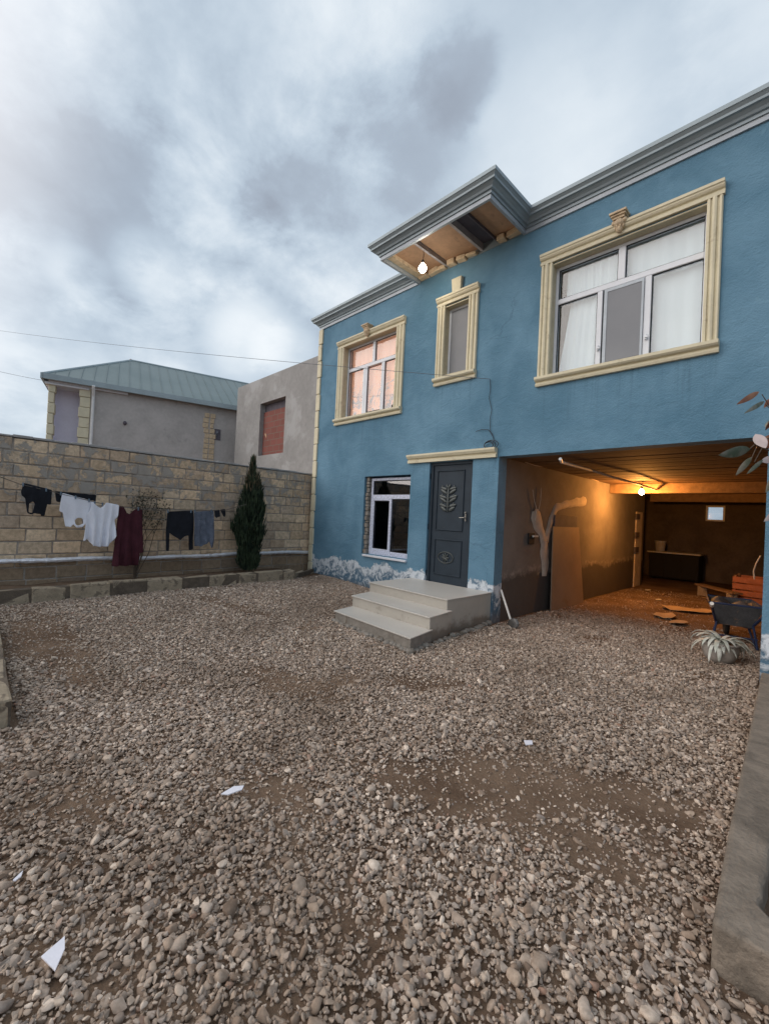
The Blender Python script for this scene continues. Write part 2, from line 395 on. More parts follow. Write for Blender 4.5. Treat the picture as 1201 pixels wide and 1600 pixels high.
# white curtain; salmon sheet with the sunset reflection painted in and glowing
m, nb, b = newmat('white_curtain'); P = nb.pos()
nb.set(b.inputs['Base Color'], nb.mix(nb.noise(P, 3, 3), (.55, .645, .69), (.67, .75, .785))); b.inputs['Roughness'].default_value = .9
m, nb, b = newmat('painted_sunset_glow'); P = nb.pos(); x_, y_, z_ = nb.xyz(P)
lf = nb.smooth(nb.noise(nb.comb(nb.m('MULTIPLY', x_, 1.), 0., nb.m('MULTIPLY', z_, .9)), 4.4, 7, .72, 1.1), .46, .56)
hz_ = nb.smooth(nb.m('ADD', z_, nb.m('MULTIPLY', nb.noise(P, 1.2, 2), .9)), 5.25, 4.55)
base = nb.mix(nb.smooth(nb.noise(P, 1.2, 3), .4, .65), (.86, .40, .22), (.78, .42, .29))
cc_ = nb.mix(nb.m('MULTIPLY', nb.m('MULTIPLY', lf, hz_), .85), base, (.26, .27, .30)); nb.set(b.inputs['Base Color'], cc_); b.inputs['Roughness'].default_value = .9  # grey shapes of the reflection painted into the salmon colour
nb.set(b.inputs['Emission Color'], cc_); b.inputs['Emission Strength'].default_value = .33  # added emission: sheet glows in place of a reflected sunset sky
m, nb, b = newmat('fly_mesh'); P = nb.pos()
nb.set(b.inputs['Base Color'], nb.mix(nb.noise(P, 2, 3), (.19, .20, .22), (.25, .26, .28))); b.inputs['Roughness'].default_value = .7

# stone blocks with mortar smears: per block tone attribute, smears cover the upper courses
m, nb, b = newmat('stone_blocks'); P = nb.pos(); x_, y_, z_ = nb.xyz(P)
at = nb.node('ShaderNodeAttribute', attribute_name='tone').outputs['Color']
c = nb.mix(nb.smooth(nb.noise(P, 14, 6, .7), .3, .7), (.72, .70, .68), (1.15, 1.12, 1.1)); c = nb.mix(1., nb.mix(1., at, (1.22, 1.15, 1.06), 'MULTIPLY'), c, 'MULTIPLY')
pit = nb.smooth(nb.noise(P, 60, 3, .6), .62, .72); c = nb.mix(nb.m('MULTIPLY', pit, .4), c, (.16, .12, .09))
up_ = nb.smooth(nb.m('ADD', z_, nb.m('MULTIPLY', nb.m('SUBTRACT', nb.noise(P, 1.3, 3), .5), .9)), 1.2, 1.85)
thr = nb.m('ADD', nb.m('MULTIPLY', up_, -.235), .73)
sme = nb.smooth(nb.noise(P, 4.6, 7, .7, .25), thr, nb.m('ADD', thr, .05))
c = nb.mix(nb.m('MULTIPLY', sme, .88), c, nb.mix(nb.noise(P, 8, 4), (.27, .255, .235), (.40, .375, .345)))
damp = nb.smooth(nb.m('ADD', z_, nb.m('MULTIPLY', nb.m('SUBTRACT', nb.noise(P, 2.2, 4), .5), .3)), .72, .60)
c = nb.mix(nb.m('MULTIPLY', damp, .62), c, (.105, .07, .045))
nb.set(b.inputs['Base Color'], c); b.inputs['Roughness'].default_value = .93; b.inputs['Specular IOR Level'].default_value = .2
nb.set(b.inputs['Normal'], nb.bump(nb.m('ADD', nb.noise(P, 30, 6, .7), nb.m('MULTIPLY', sme, .7)), .7, .012))
surf('mortar', (.31, .275, .24), .95, .3, 9, 35, .7, .012)
surf('curb_stone', (.33, .27, .195), .92, .25, 7, 30, .6, .012, stain=((.10, .078, .06), .10, 7))
surf('curb_mortar', (.12, .095, .072), .95, .3, 9, 35, .7, .012)

# red brick infill
m, nb, b = newmat('brick_infill'); P = nb.pos(); x_, y_, z_ = nb.xyz(P)
br = nb.node('ShaderNodeTexBrick', {'Vector': nb.comb(x_, z_, 0.), 'Color1': c4((.235, .08, .065)), 'Color2': c4((.20, .07, .055)), 'Mortar': c4((.18, .12, .10)), 'Scale': 1., 'Mortar Size': .015, 'Brick Width': .42, 'Row Height': .22})
spots = nb.smooth(nb.noise(nb.comb(x_, 0., z_), 2.2, 2), .66, .7)
nb.set(b.inputs['Base Color'], nb.mix(spots, br.outputs[0], (.55, .38, .24))); b.inputs['Roughness'].default_value = .9
nb.set(b.inputs['Normal'], nb.bump(br.outputs['Fac'], -.5, .02))

# corrugated green roof
m, nb, b = newmat('green_roof'); P = nb.pos(); x_, y_, z_ = nb.xyz(P)
k = nb.noise(P, .5, 5, .6)
nb.set(b.inputs['Base Color'], nb.mix(nb.smooth(k, .35, .65), (.135, .185, .19), (.165, .215, .22))); b.inputs['Roughness'].default_value = .5; b.inputs['Metallic'].default_value = .1

# soil
m, nb, b = newmat('soil'); P = nb.pos()
k = nb.smooth(nb.noise(P, 1.3, 6, .62, .3), .35, .65)
c = nb.mix(k, (.120, .076, .050), (.205, .14, .096))
c = nb.mix(nb.smooth(nb.noise(P, 45, 5, .7), .55, .72), c, (.27, .215, .165))
nb.set(b.inputs['Base Color'], c); b.inputs['Roughness'].default_value = .95; b.inputs['Specular IOR Level'].default_value = .15
nb.set(b.inputs['Normal'], nb.bump(nb.m('ADD', nb.noise(P, 26, 8, .72), nb.m('MULTIPLY', nb.noise(P, 5, 4), 1.2)), .9, .02))

# gravel: tone per stone
m, nb, b = newmat('pebble'); P = nb.pos()
oi = nb.node('ShaderNodeObjectInfo').outputs['Random']
rp = nb.node('ShaderNodeValToRGB'); nb.l.new(oi, rp.inputs[0]); cr = rp.color_ramp; cr.interpolation = 'LINEAR'
st = [(0., (.13, .10, .08)), (.12, (.27, .215, .175)), (.3, (.36, .305, .26)), (.42, (.23, .21, .20)), (.55, (.40, .335, .28)), (.7, (.34, .31, .29)), (.85, (.47, .41, .355)), (.95, (.62, .57, .52)), (1., (.26, .16, .12))]
cr.elements[0].position = 0; cr.elements[0].color = c4(st[0][1]); cr.elements[1].position = 1; cr.elements[1].color = c4(st[-1][1])
for p_, c_ in st[1:-1]:
    e = cr.elements.new(p_); e.color = c4(c_)
c = nb.mix(nb.smooth(nb.noise(P, 40, 5, .65), .3, .72), (.72, .70, .68), (1.12, 1.11, 1.1)); c = nb.mix(1., nb.mix(1., rp.outputs[0], (1.25, 1.17, 1.09), 'MULTIPLY'), c, 'MULTIPLY')
du = nb.smooth(nb.noise(P, .8, 5, .6, .2), .44, .66)
c = nb.mix(nb.m('MULTIPLY', du, .5), c, (.20, .145, .105))
nb.set(b.inputs['Base Color'], c); b.inputs['Roughness'].default_value = .8; b.inputs['Specular IOR Level'].default_value = .3
nb.set(b.inputs['Normal'], nb.bump(nb.noise(P, 120, 4, .6), .35, .003))

def leafmat(name, c1, c2, rough=.6, sc=9):
    m, nb, b = newmat(name); P = nb.pos()
    nb.set(b.inputs['Base Color'], nb.mix(nb.smooth(nb.noise(P, sc, 3), .35, .65), c1, c2)); b.inputs['Roughness'].default_value = rough
    b.inputs['Specular IOR Level'].default_value = .25
leafmat('cypress_leaf', (.014, .026, .016), (.038, .058, .030), .8, 7)
leafmat('dry_leaf', (.10, .085, .05), (.16, .12, .075), .8)
leafmat('vine_leaf', (.045, .05, .035), (.09, .08, .055), .7)
leafmat('agave_leaf', (.45, .48, .42), (.66, .67, .62), .55)
leafmat('bush_green', (.06, .09, .06), (.20, .20, .17), .55, 12)
leafmat('bush_rust', (.22, .09, .06), (.34, .17, .10), .6, 15)
leafmat('bush_pale', (.42, .36, .36), (.55, .46, .45), .5, 12)
def E(name, col, st_):
    m = bpy.data.materials.new(name); m.use_nodes = True; MATS[name] = m; b = m.node_tree.nodes['Principled BSDF']
    b.inputs['Base Color'].default_value = c4((.9, .9, .9)); b.inputs['Emission Color'].default_value = c4(col); b.inputs['Emission Strength'].default_value = st_
E('bulb_cool', (1, .93, .80), 22); E('bulb_warm', (1, .72, .32), 26)
Mt = MATS

# ================================================================ GROUND
def ground():
    xs = sorted({*np.round(np.arange(-9.2, 1.6, .16), 3), -300, -120, -50, -25, -14, 4, 10, 30, 100, 300})
    ys = sorted({*np.round(np.arange(-2.4, 9.2, .16), 3), -300, -100, -30, -10, -5, 12, 18, 40, 120, 300})
    vs = []; fs = []
    for y in ys:
        for x in xs:
            z = gz(x, y) if -9.3 < x < 1.7 and -2.5 < y < 9.3 else (.17 if x < -9 else 0.)
            vs.append((x, y, z))
    n = len(xs)
    for j in range(len(ys)-1):
        for i in range(n-1): fs.append((j*n+i, j*n+i+1, (j+1)*n+i+1, (j+1)*n+i))
    mb = MB(); mb.add(vs, fs); o = mb.build('ground', Mt['soil'], smooth=True); o['kind'] = 'structure'
ground()

# gravel: pebbles scattered on the yard, one object of stuff
def pebble_protos():
    """eleven stone forms: crushed chips with worn edges and a few rounder pebbles"""
    out = []
    for k in range(11):
        bm = bmesh.new()
        if k < 8:
            for _ in range(random.choice((11, 13, 16))):
                p = Vector((random.gauss(0, 1), random.gauss(0, 1), random.gauss(0, 1))).normalized()*random.uniform(.82, 1.12)
                bm.verts.new(p)
            h = bmesh.ops.convex_hull(bm, input=bm.verts[:]); bmesh.ops.delete(bm, geom=[g for g in h['geom_interior'] if isinstance(g, bmesh.types.BMVert)], context='VERTS')
            bmesh.ops.dissolve_limit(bm, angle_limit=.30, verts=bm.verts[:], edges=bm.edges[:])
            bmesh.ops.bevel(bm, geom=bm.edges[:]+bm.verts[:], offset=random.uniform(.10, .2), segments=2, affect='EDGES', profile=.6, clamp_overlap=True)
        else:
            bmesh.ops.create_icosphere(bm, subdivisions=2, radius=1.); sh = Vector((random.uniform(-9, 9), random.uniform(-9, 9), k*5.3))
            for v in bm.verts:
                p = v.co.copy(); q = Vector([math.copysign(abs(a)**.7, a) for a in p]); v.co = q*(1+.34*mnoise.noise(p*.9+sh)+.12*mnoise.noise(p*2.4+sh))
            for _ in range(4):
                nn = Vector((random.uniform(-1, 1), random.uniform(-1, 1), random.uniform(-1, 1))).normalized(); lim = random.uniform(.5, .8)
                for v in bm.verts:
                    t = v.co.dot(nn)
                    if t > lim: v.co -= nn*(t-lim)*.9
        bmesh.ops.recalc_face_normals(bm, faces=bm.faces)
        me = bpy.data.meshes.new('pebble_form'); bm.to_mesh(me); bm.free()
        me.polygons.foreach_set('use_smooth', [True]*len(me.polygons)); me.materials.append(Mt['pebble'])
        if k < 8: me.set_sharp_from_angle(angle=.5)
        out.append(me)
    return out
soilspots = [(-1.02, 2.62, .55, .26, .5), (-1.62, 2.0, .42, .22, .4), (-.75, 2.85, .35, .3, .1), (-5.9, .7, 1.5, .32, .1), (-.75, 2.25, .3, .2, 0),
             (-2.6, 3.3, .5, .2, .7), (-3.4, 2.2, .6, .2, .3), (-6.2, 3.0, .9, .16, .35), (-2.1, 1.35, .3, .16, .2)]
def gravel():
    N = 690000
    x = rng.uniform(-8.0, .25, N); y = rng.uniform(-1.7, 13.0, N)
    keep = np.ones(N, bool); prob = np.ones(N)
    for cx, cy, rx, ry, a in soilspots:
        dx = (x-cx)*math.cos(a)+(y-cy)*math.sin(a); dy = -(x-cx)*math.sin(a)+(y-cy)*math.cos(a)
        d = np.sqrt((dx/rx)**2+(dy/ry)**2)
        nz = np.array([mnoise.noise(Vector((a_*3.2, b_*3.2, 3))) for a_, b_ in zip(x, y)])*.55
        prob *= np.clip((d+nz-.2)/1.15, .30, 1)
    nz = np.array([mnoise.noise(Vector((a_*1.1, b_*1.1, 9)))+.6*mnoise.noise(Vector((a_*3, b_*3, 1))) for a_, b_ in zip(x, y)])
    prob *= np.clip(.97-np.clip(nz-.22, 0, 1)*1.1, .3, 1)
    prob *= np.clip((8.9-y)/1.8, .07, 1)
    keep &= rng.uniform(0, 1, N) < prob
    keep &= ~((y > 5.88) & (x < -3.62)) & ~((y > 5.9) & (x > -.45))
    keep &= ~((x < -7.72+.0434*0-(y-.36)*.04) & (y > -.1)) & ~((y > .06) & (y < .32) & (x < -3.88))
    keep &= ~((x > -.25-(y-2.0)*.043) & (y > 1.98))
    keep &= ~((x > -5.3) & (x < -3.6) & (y > 4.9)) & ~((x > -5.1) & (x < -3.5) & (y > 4.35)) & ~((x > -4.93) & (x < -3.4) & (y > 3.95) & (y < 4.6))
    x = x[keep]; y = y[keep]; pr = prob[keep]; n = len(x)
    s = np.exp(rng.normal(0, .33, n))*.0110
    s = np.where(rng.uniform(0, 1, n) < .025, s*1.7, s); s = np.where(rng.uniform(0, 1, n) < .38, s*.52, s)*1.04; s = np.minimum(s, .036)
    s *= np.where(pr < .5, .8, 1.)
    sc = np.stack([s*rng.uniform(.95, 1.35, n), s*rng.uniform(.70, 1.0, n), s*rng.uniform(.42, .72, n)], 1)
    rot = np.stack([rng.normal(0, .38, n), rng.normal(0, .38, n), rng.uniform(0, 6.283, n)], 1)
    z = np.array([gz(a_, b_) for a_, b_ in zip(x, y)])+rng.uniform(-.004, .018, n)*np.clip(pr*1.3, .2, 1)
    protos = pebble_protos()
    hold = bpy.data.collections.new('pebble_forms')
    for i, me in enumerate(protos):
        o = bpy.data.objects.new('pebble_form_%d' % i, me); hold.objects.link(o)
    me = bpy.data.meshes.new('gravel'); me.from_pydata(np.stack([x, y, z], 1).tolist(), [], [])
    a = me.attributes.new('psc', 'FLOAT_VECTOR', 'POINT'); a.data.foreach_set('vector', sc.ravel())
    a = me.attributes.new('prot', 'FLOAT_VECTOR', 'POINT'); a.data.foreach_set('vector', rot.ravel())
    a = me.attributes.new('pid', 'INT', 'POINT'); a.data.foreach_set('value', rng.integers(0, len(protos), n).astype(np.int32))
    o = bpy.data.objects.new('gravel', me); C.objects.link(o)
    tag(o, 'loose grey and tan pebbles spread over the brown soil of the yard', 'gravel', kind='stuff')
    ng = bpy.data.node_groups.new('scatter', 'GeometryNodeTree')
    ng.interface.new_socket('Geometry', in_out='INPUT', socket_type='NodeSocketGeometry'); ng.interface.new_socket('Geometry', in_out='OUTPUT', socket_type='NodeSocketGeometry')
    gi = ng.nodes.new('NodeGroupInput'); go = ng.nodes.new('NodeGroupOutput')
    ip = ng.nodes.new('GeometryNodeInstanceOnPoints'); ci = ng.nodes.new('GeometryNodeCollectionInfo')
    ci.inputs['Collection'].default_value = hold; ci.inputs['Separate Children'].default_value = True; ci.inputs['Reset Children'].default_value = True
    def na(nm, dt):
        q = ng.nodes.new('GeometryNodeInputNamedAttribute'); q.data_type = dt; q.inputs[0].default_value = nm
        return [s_ for s_ in q.outputs if s_.enabled and s_.name == 'Attribute'][0]
    er = ng.nodes.new('FunctionNodeEulerToRotation')
    L = ng.links.new
    L(gi.outputs[0], ip.inputs['Points']); L(ci.outputs[0], ip.inputs['Instance']); ip.inputs['Pick Instance'].default_value = True
    L(na('pid', 'INT'), ip.inputs['Instance Index']); L(na('prot', 'FLOAT_VECTOR'), er.inputs[0]); L(er.outputs[0], ip.inputs['Rotation'])
    L(na('psc', 'FLOAT_VECTOR'), ip.inputs['Scale']); L(ip.outputs[0], go.inputs[0])
    md = o.modifiers.new('scatter', 'NODES'); md.node_group = ng
gravel()

# ================================================================ THE BLUE HOUSE
FY = 5.92
house = thing('blue_house', (-4, FY, 0), 'two storey blue stucco house with cream window surrounds and an open garage', 'house')
mb = MB()
BW = (-2.84, -1.0, 3.74, 5.36); LW = (-7.62, -5.93, 3.74, 5.36); SW = (-4.78, -4.24, 4.12, 5.36); GW = (-6.72, -5.42, .80, 2.41); DR = (-4.97, -4.05, .0, 2.60); GA = (-3.57, -.42, -.3, 2.62)
wall_grid(mb, 'y', FY, FY+.24, -8.55, 1.8, -.3, 6.03, [BW, LW, SW, GW, (-4.97, -4.05, .47, 2.60), GA])
mb.box((-8.55, FY+.24, -.3), (-8.31, 17, 6.03)); mb.box((1.56, FY+.24, -.3), (1.8, 17, 6.03))
wall = mb.build('wall', Mt['blue_stucco'], house)
# interior shells
mb = MB()
mb.box((-8.31, FY+.24, 2.80), (1.56, 16.9, 2.92)); mb.box((-8.31, 9.6, 2.92), (1.56, 9.7, 6.03)); mb.box((-8.31, 9.6, -.2), (-3.9, 9.7, 2.6))
for x in (-5.4, -3.6): mb.box((x, FY+.24, 2.92), (x+.08, 9.6, 6.03))
mb.build('inner_partition', Mt['dark_room'], house)
mb = MB(); mb.box((-8.5, FY+.05, 6.03), (1.75, 17.1, 6.12)); mb.build('roof', Mt['blue_metal'], house)
# garage
mb = MB()
mb.box((-3.85, FY+.24, -.2), (-3.57, 13.8, 2.62)); mb.box((-5.4, 13.8, -.2), (-3.57, 14.0, 2.62)) if False else None
mb.box((-5.4, 13.66, -.2), (-3.85, 13.8, 2.62)); mb.box((-5.5, 13.8, -.2), (-5.4, 17.0, 2.62))
mb.box((-.42, FY+.24, -.2), (-.2, 17.0, 2.62))
bw = [onY(1103, 790, 17.0), onY(1132, 815, 17.0)]
mb.mat = 1
wall_grid(mb, 'y', 17.0, 17.22, -5.5, -.2, -.2, 2.8, [(bw[0].x, bw[1].x, bw[1].z, bw[0].z)])
mb.build('garage_wall', [Mt['garage_render'], Mt['back_render']], house)
mb = MB()
y = FY+.24
while y < 16.9:
    w_ = .155; mb.box((-5.4, y+.003, 2.62+random.uniform(0, .008)), (-.2, y+w_, 2.70)); y += w_+.005
mb.box((-5.4, FY+.25, 2.71), (-.2, 16.95, 2.79))
mb.build('garage_ceiling', Mt['ceiling_wood'], house)
for yb in (10.9, 14.3):
    mb = MB(); mb.box((-3.57, yb, 2.40), (-.42, yb+.22, 2.619)); mb.build('ceiling_beam', Mt['worn_wood'], house, bevel=.008)
mb = MB(); a, b_ = bw
for (p, q, r_, s_) in ((a.x, b_.x, a.z-.05, a.z), (a.x, b_.x, b_.z, b_.z+.05), (a.x, a.x+.05, b_.z+.05, a.z-.05), (b_.x-.05, b_.x, b_.z+.05, a.z-.05)):
    mb.box((p, 16.97, r_), (q, 17.1, s_))
gwf = mb.build('window', Mt['white_pvc'], house); gwf['label'] = 'small square window high in the dark back wall of the garage'
mb = MB(); mb.box((a.x+.05, 17.04, b_.z+.05), (b_.x-.05, 17.05, a.z-.05)); mb.build('pane', Mt['glass'], gwf)

# quoins at the left corner
mb = MB(); z = .05; i = 0
while z < 6.0:
    h = .40; wd = .135 if i % 2 else .155
    mb.box((-8.60, FY-.035, z), (-8.60+wd, FY+.30, min(z+h-.022, 6.0))); z += h; i += 1
mb.box((-8.59, FY-.012, .05), (-8.50, FY+.28, 6.0))
mb.build('corner_quoins', Mt['cream_trim'], house, bevel=.01)

# cornice swept round the canopy
CX0, CX1, CY = -5.42, -3.30, 4.94
path = [(-8.55, 12), (-8.55, FY), (CX0, FY), (CX0, CY), (CX1, CY), (CX1, FY), (1.8, FY)]
prof = [(-.02, 6.06), (.045, 6.06), (.05, 6.095), (.075, 6.10), (.09, 6.125), (.125, 6.155), (.15, 6.16), (.155, 6.185), (.18, 6.215), (.19, 6.22), (.19, 6.27), (.155, 6.272), (.15, 6.262), (-.02, 6.262)]
mb = MB(); mb.sweep(path, prof); mb.build('cornice', Mt['blue_metal'], house)
mb = MB(); mb.sweep(path, [(-.015, 6.0), (.025, 6.0), (.028, 6.058), (-.015, 6.058)]); mb.build('cornice_band', Mt['pale_metal'], house)
mb = MB()
jx1 = onZ(671, 396, 6.07).x; jx2 = onZ(726, 368, 6.07).x; jd = onZ(745, 363, 6.09).x
canopy = None
mb.box((CX0+.02, FY-.008, 6.032), (CX1-.02, FY+.04, 6.19))
mb.box((CX0+.02, CY+.02, 6.20), (CX1-.02, FY-.01, 6.255)); canopy = mb.build('canopy', Mt['blue_metal'], house)
for a, b_ in ((CX0+.14, jx1-.03), (jx1+.03, jx2-.03), (jd+.13, CX1-.02)):
    mb = MB(); mb.box((a, CY+.02, 6.13), (b_, FY-.012, 6.145)); mb.build('soffit_panel', Mt['plywood'], canopy)
for a in (jx1, jx2):
    mb = MB(); mb.box((a-.022, CY+.018, 6.06), (a+.022, FY-.02, 6.19)); mb.build('joist', Mt['joist_paint'], canopy)
mb = MB(); mb.box((jx2+.022, CY+.018, 6.17), (jd+.13, FY-.02, 6.185)); mb.box((jd+.115, CY+.018, 6.08), (jd+.13, FY-.02, 6.17)); mb.build('open_gap', Mt['dark_slot'], canopy)
mb = MB(); mb.box((CX0+.018, CY+.018, 6.07), (CX0+.139, FY-.02, 6.16)); mb.build('plaster_strip', Mt['cream_stone'], canopy)
x = CX0+.05
while x < CX1-.1:
    wd = random.uniform(.10, .24); hh = random.uniform(.05, .10)
    if not (jx2-.0 < x+wd/2 < jd+.12):
        mb = MB(); mb.box((x, FY-.10+random.uniform(-.02, .03), 6.035), (x+wd, FY+.0-.003, 6.035+hh), Matrix.Rotation(random.uniform(-.12, .12), 3, 'Y'))
        # ragged top
        mb.v = [v+Vector((random.uniform(-.012, .012), random.uniform(-.012, .006), random.uniform(-.015, .015))) for v in mb.v]
        mb.build('rubble_block', Mt['cream_stone'], canopy, bevel=.01)
    x += wd+random.uniform(.0, .05)

# ---- windows
YG = FY+.13       # window plane
def window(name, R, rects, bars, trim=None, frame='white_pvc', fw_=.055, pane='glass', label=None):
    x0, x1, z0, z1 = R; mb = MB(); dpt = .06
    mb.box((x0, YG-.02, z0), (x0+fw_, YG+dpt, z1)); mb.box((x1-fw_, YG-.02, z0), (x1, YG+dpt, z1))
    mb.box((x0+fw_, YG-.02, z0), (x1-fw_, YG+dpt, z0+fw_)); mb.box((x0+fw_, YG-.02, z1-fw_), (x1-fw_, YG+dpt, z1))
    for b in bars: mb.box((b[0], YG-.018, b[2]), (b[1], YG+dpt-.002, b[3]))
    o = mb.build(name, Mt[frame], house, bevel=.006)
    if label: o['label'] = label
    for r in rects:
        mb = MB(); mb.box((r[0], YG+.012, r[2]), (r[1], YG+.018, r[3])); mb.build('pane', Mt[pane], o)
        g = MB(); t = .010     # rubber gasket round the pane
        g.box((r[0], YG-.001, r[2]), (r[0]+t, YG+.010, r[3])); g.box((r[1]-t, YG-.001, r[2]), (r[1], YG+.010, r[3]))
        g.box((r[0]+t, YG-.001, r[3]-t), (r[1]-t, YG+.010, r[3])); g.box((r[0]+t, YG-.001, r[2]), (r[1]-t, YG+.010, r[2]+t))
        g.build('gasket', Mt['rubber'], o)
    return o
def fluted(x0, x1, z0, z1, parent):
    """vertical moulded jamb"""
    w = x1-x0; pr = [(0, 0), (.035, 0), (.042, w*.08), (.042, w*.2), (.022, w*.24), (.022, w*.30), (.045, w*.36), (.052, w*.5), (.045, w*.62), (.022, w*.68), (.022, w*.76), (.038, w*.80), (.042, w*.93), (.03, w), (0, w)]
    mb = MB(); mb.strip(pr, (x0, FY, z0), (x0, FY, z1), (0, -1, 0), (1, 0, 0)); mb.build('jamb_moulding', Mt['cream_trim'], parent)
def surround(win, R, xo0, xo1, zo0, zo1, key=None, jw=.17):
    x0, x1, z0, z1 = R
    fluted(xo0+.015, x0+.02, zo0+.13, zo1-.15, win) ; fluted(x1-.02, xo1-.015, zo0+.13, zo1-.15, win)
    h = .15
    pr = [(0, 0), (.045, 0), (.048, h*.22), (.030, h*.28), (.030, h*.40), (.055, h*.48), (.070, h*.62), (.072, h*.72), (.085, h*.78), (.085, h), (0, h)]
    mb = MB(); mb.strip(pr, (xo0, FY, zo1-h), (xo1, FY, zo1-h), (0, -1, 0)); mb.build('head_moulding', Mt['cream_trim'], win)
    h = .13; pr = [(0, 0), (.045, 0), (.055, h*.2), (.055, h*.3), (.035, h*.36), (.035, h*.46), (.075, h*.56), (.095, h*.72), (.095, h), (0, h)]
    mb = MB(); mb.strip(pr, (xo0, FY, zo0), (xo1, FY, zo0), (0, -1, 0)); mb.build('sill_moulding', Mt['cream_trim'], win)
    mb = MB(); t = .018       # lined reveal
    mb.box((x0-.0, FY-.012, z0), (x0+t, YG-.021, z1)); mb.box((x1-t, FY-.012, z0), (x1, YG-.021, z1)); mb.box((x0+t, FY-.012, z1-t), (x1-t, YG-.021, z1)); mb.box((x0+t, FY-.012, z0), (x1-t, YG-.021, z0+t))
    mb.build('reveal', Mt['window_recess'], win)
    if key == 'corbel':
        kx = (xo0+xo1)/2 if xo1 > -4 else -6.78; mb = MB(); z = zo1
        mb.box((kx-.10, FY-.17, z+.075), (kx+.10, FY-.002, z+.10)); mb.box((kx-.085, FY-.15, z+.05), (kx+.085, FY-.002, z+.074)); mb.box((kx-.07, FY-.13, z+.02), (kx+.07, FY-.002, z+.049))
        mb.sphere((kx, FY-.09, z-.02), .07, 12, 8, (.9, .75, .75)); mb.sphere((kx, FY-.075, z-.09), .05, 10, 8, (.9, .8, 1.))
        for s in (-1, 1):
            mb.sphere((kx+s*.062, FY-.085, z-.0), .032, 10, 6); mb.sphere((kx+s*.045, FY-.08, z-.06), .024, 8, 6, (.7, 1, 1.4)); mb.sphere((kx+s*.02, FY-.105, z-.065), .018, 8, 6, (.7, 1, 1.8))
        mb.build('keystone', Mt['cream_stone'], win)
    if key == 'block':
        mb = MB(); kx0, kx1 = -4.61, -4.42; mb.hexa([Vector(p) for p in [(kx0+.01, FY-.06, zo1-.02), (kx1-.01, FY-.06, zo1-.02), (kx1-.01, FY, zo1-.02), (kx0+.01, FY, zo1-.02), (kx0-.01, FY-.07, zo1+.24), (kx1+.01, FY-.07, zo1+.24), (kx1+.01, FY, zo1+.24), (kx0-.01, FY, zo1+.24)]])
        mb.build('keystone', Mt['cream_trim'], win, bevel=.006)
def curtain(win, x0, x1, z0, z1, mat, waves=7, amp=.03, y=None, slant=0.):
    mb = MB(); n = 90; mm = 14; y = y or YG+.16; vs = []; fs = []; ph = random.uniform(0, 6)
    for j in range(mm+1):
        t = j/mm
        for i in range(n+1):
            s = i/n; xx = x0+(x1-x0)*s+slant*(1-t)*(1-s)
            yy = y+amp*math.sin(s*waves*6.28+ph+.5*math.sin(t*2+s*9))*(.6+.4*(1-t))+amp*.5*math.sin(s*waves*15+t)
            vs.append((xx, yy, z0+(z1-z0)*t))
    for j in range(mm):
        for i in range(n): a = j*(n+1)+i; fs.append((a, a+1, a+n+2, a+n+1))
    mb.add(vs, fs); o = mb.build('curtain', Mt[mat], win, smooth=True, fix=False)
    sl = o.modifiers.new('thick', 'SOLIDIFY'); sl.thickness = .003
# big right window
x0, x1, z0, z1 = BW; f = .055; t1 = 4.80; bh = .075
w1 = window('window', BW, [(x0+f, -1.99, t1+bh, z1-f), (-1.90, x1-f, t1+bh, z1-f), (x0+f, -2.235, z0+f, t1), (-2.165, -1.665, z0+f, t1), (-1.585, x1-f, z0+f, t1)],
            [(x0+f, x1-f, t1, t1+bh), (-1.99, -1.90, t1+bh, z1-f), (-2.235, -2.165, z0+f, t1), (-1.665, -1.585, z0+f, t1)], label='wide upstairs window with white curtains and a grey fly screen')
surround(w1, BW, -3.0, -.86, 3.60, 5.53, 'corbel')
for xx in (x0+f+.09, -1.72): pass
curtain(w1, x0+.13, -1.93, t1+.02, z1, 'white_curtain', 6, .008, YG+.10); curtain(w1, -1.95, x1, t1+.02, z1, 'white_curtain', 3, .008, YG+.11)
curtain(w1, x0+.20, -2.19, z0, t1+.05, 'white_curtain', 2, .012, YG+.10, slant=-.16); curtain(w1, -1.64, x1, z0, t1+.05, 'white_curtain', 1.5, .012, YG+.11)
curtain(w1, -2.2, -1.62, z0, t1+.05, 'white_curtain', 3, .02, YG+.19)
mb = MB(); mb.box((-2.10, YG-.028, z0+f+.01), (-1.69, YG-.022, t1-.05)); mb.build('fly_screen', Mt['fly_mesh'], w1)
mb = MB()
for q in ((-2.14, -2.10, z0+f, t1-.01), (-1.69, -1.665, z0+f, t1-.01), (-2.10, -1.69, t1-.05, t1-.01)): mb.box((q[0], YG-.034, q[2]), (q[1], YG-.020, q[3]))
mb.build('screen_frame', Mt['pale_metal'], w1)
for hx in (-2.20, -1.625):
    mb = MB(); mb.box((hx-.012, YG-.045, 3.98), (hx+.012, YG-.021, 4.05)); mb.box((hx-.006, YG-.06, 4.0), (hx+.035, YG-.046, 4.02)); mb.build('latch', Mt['white_pvc'], w1)
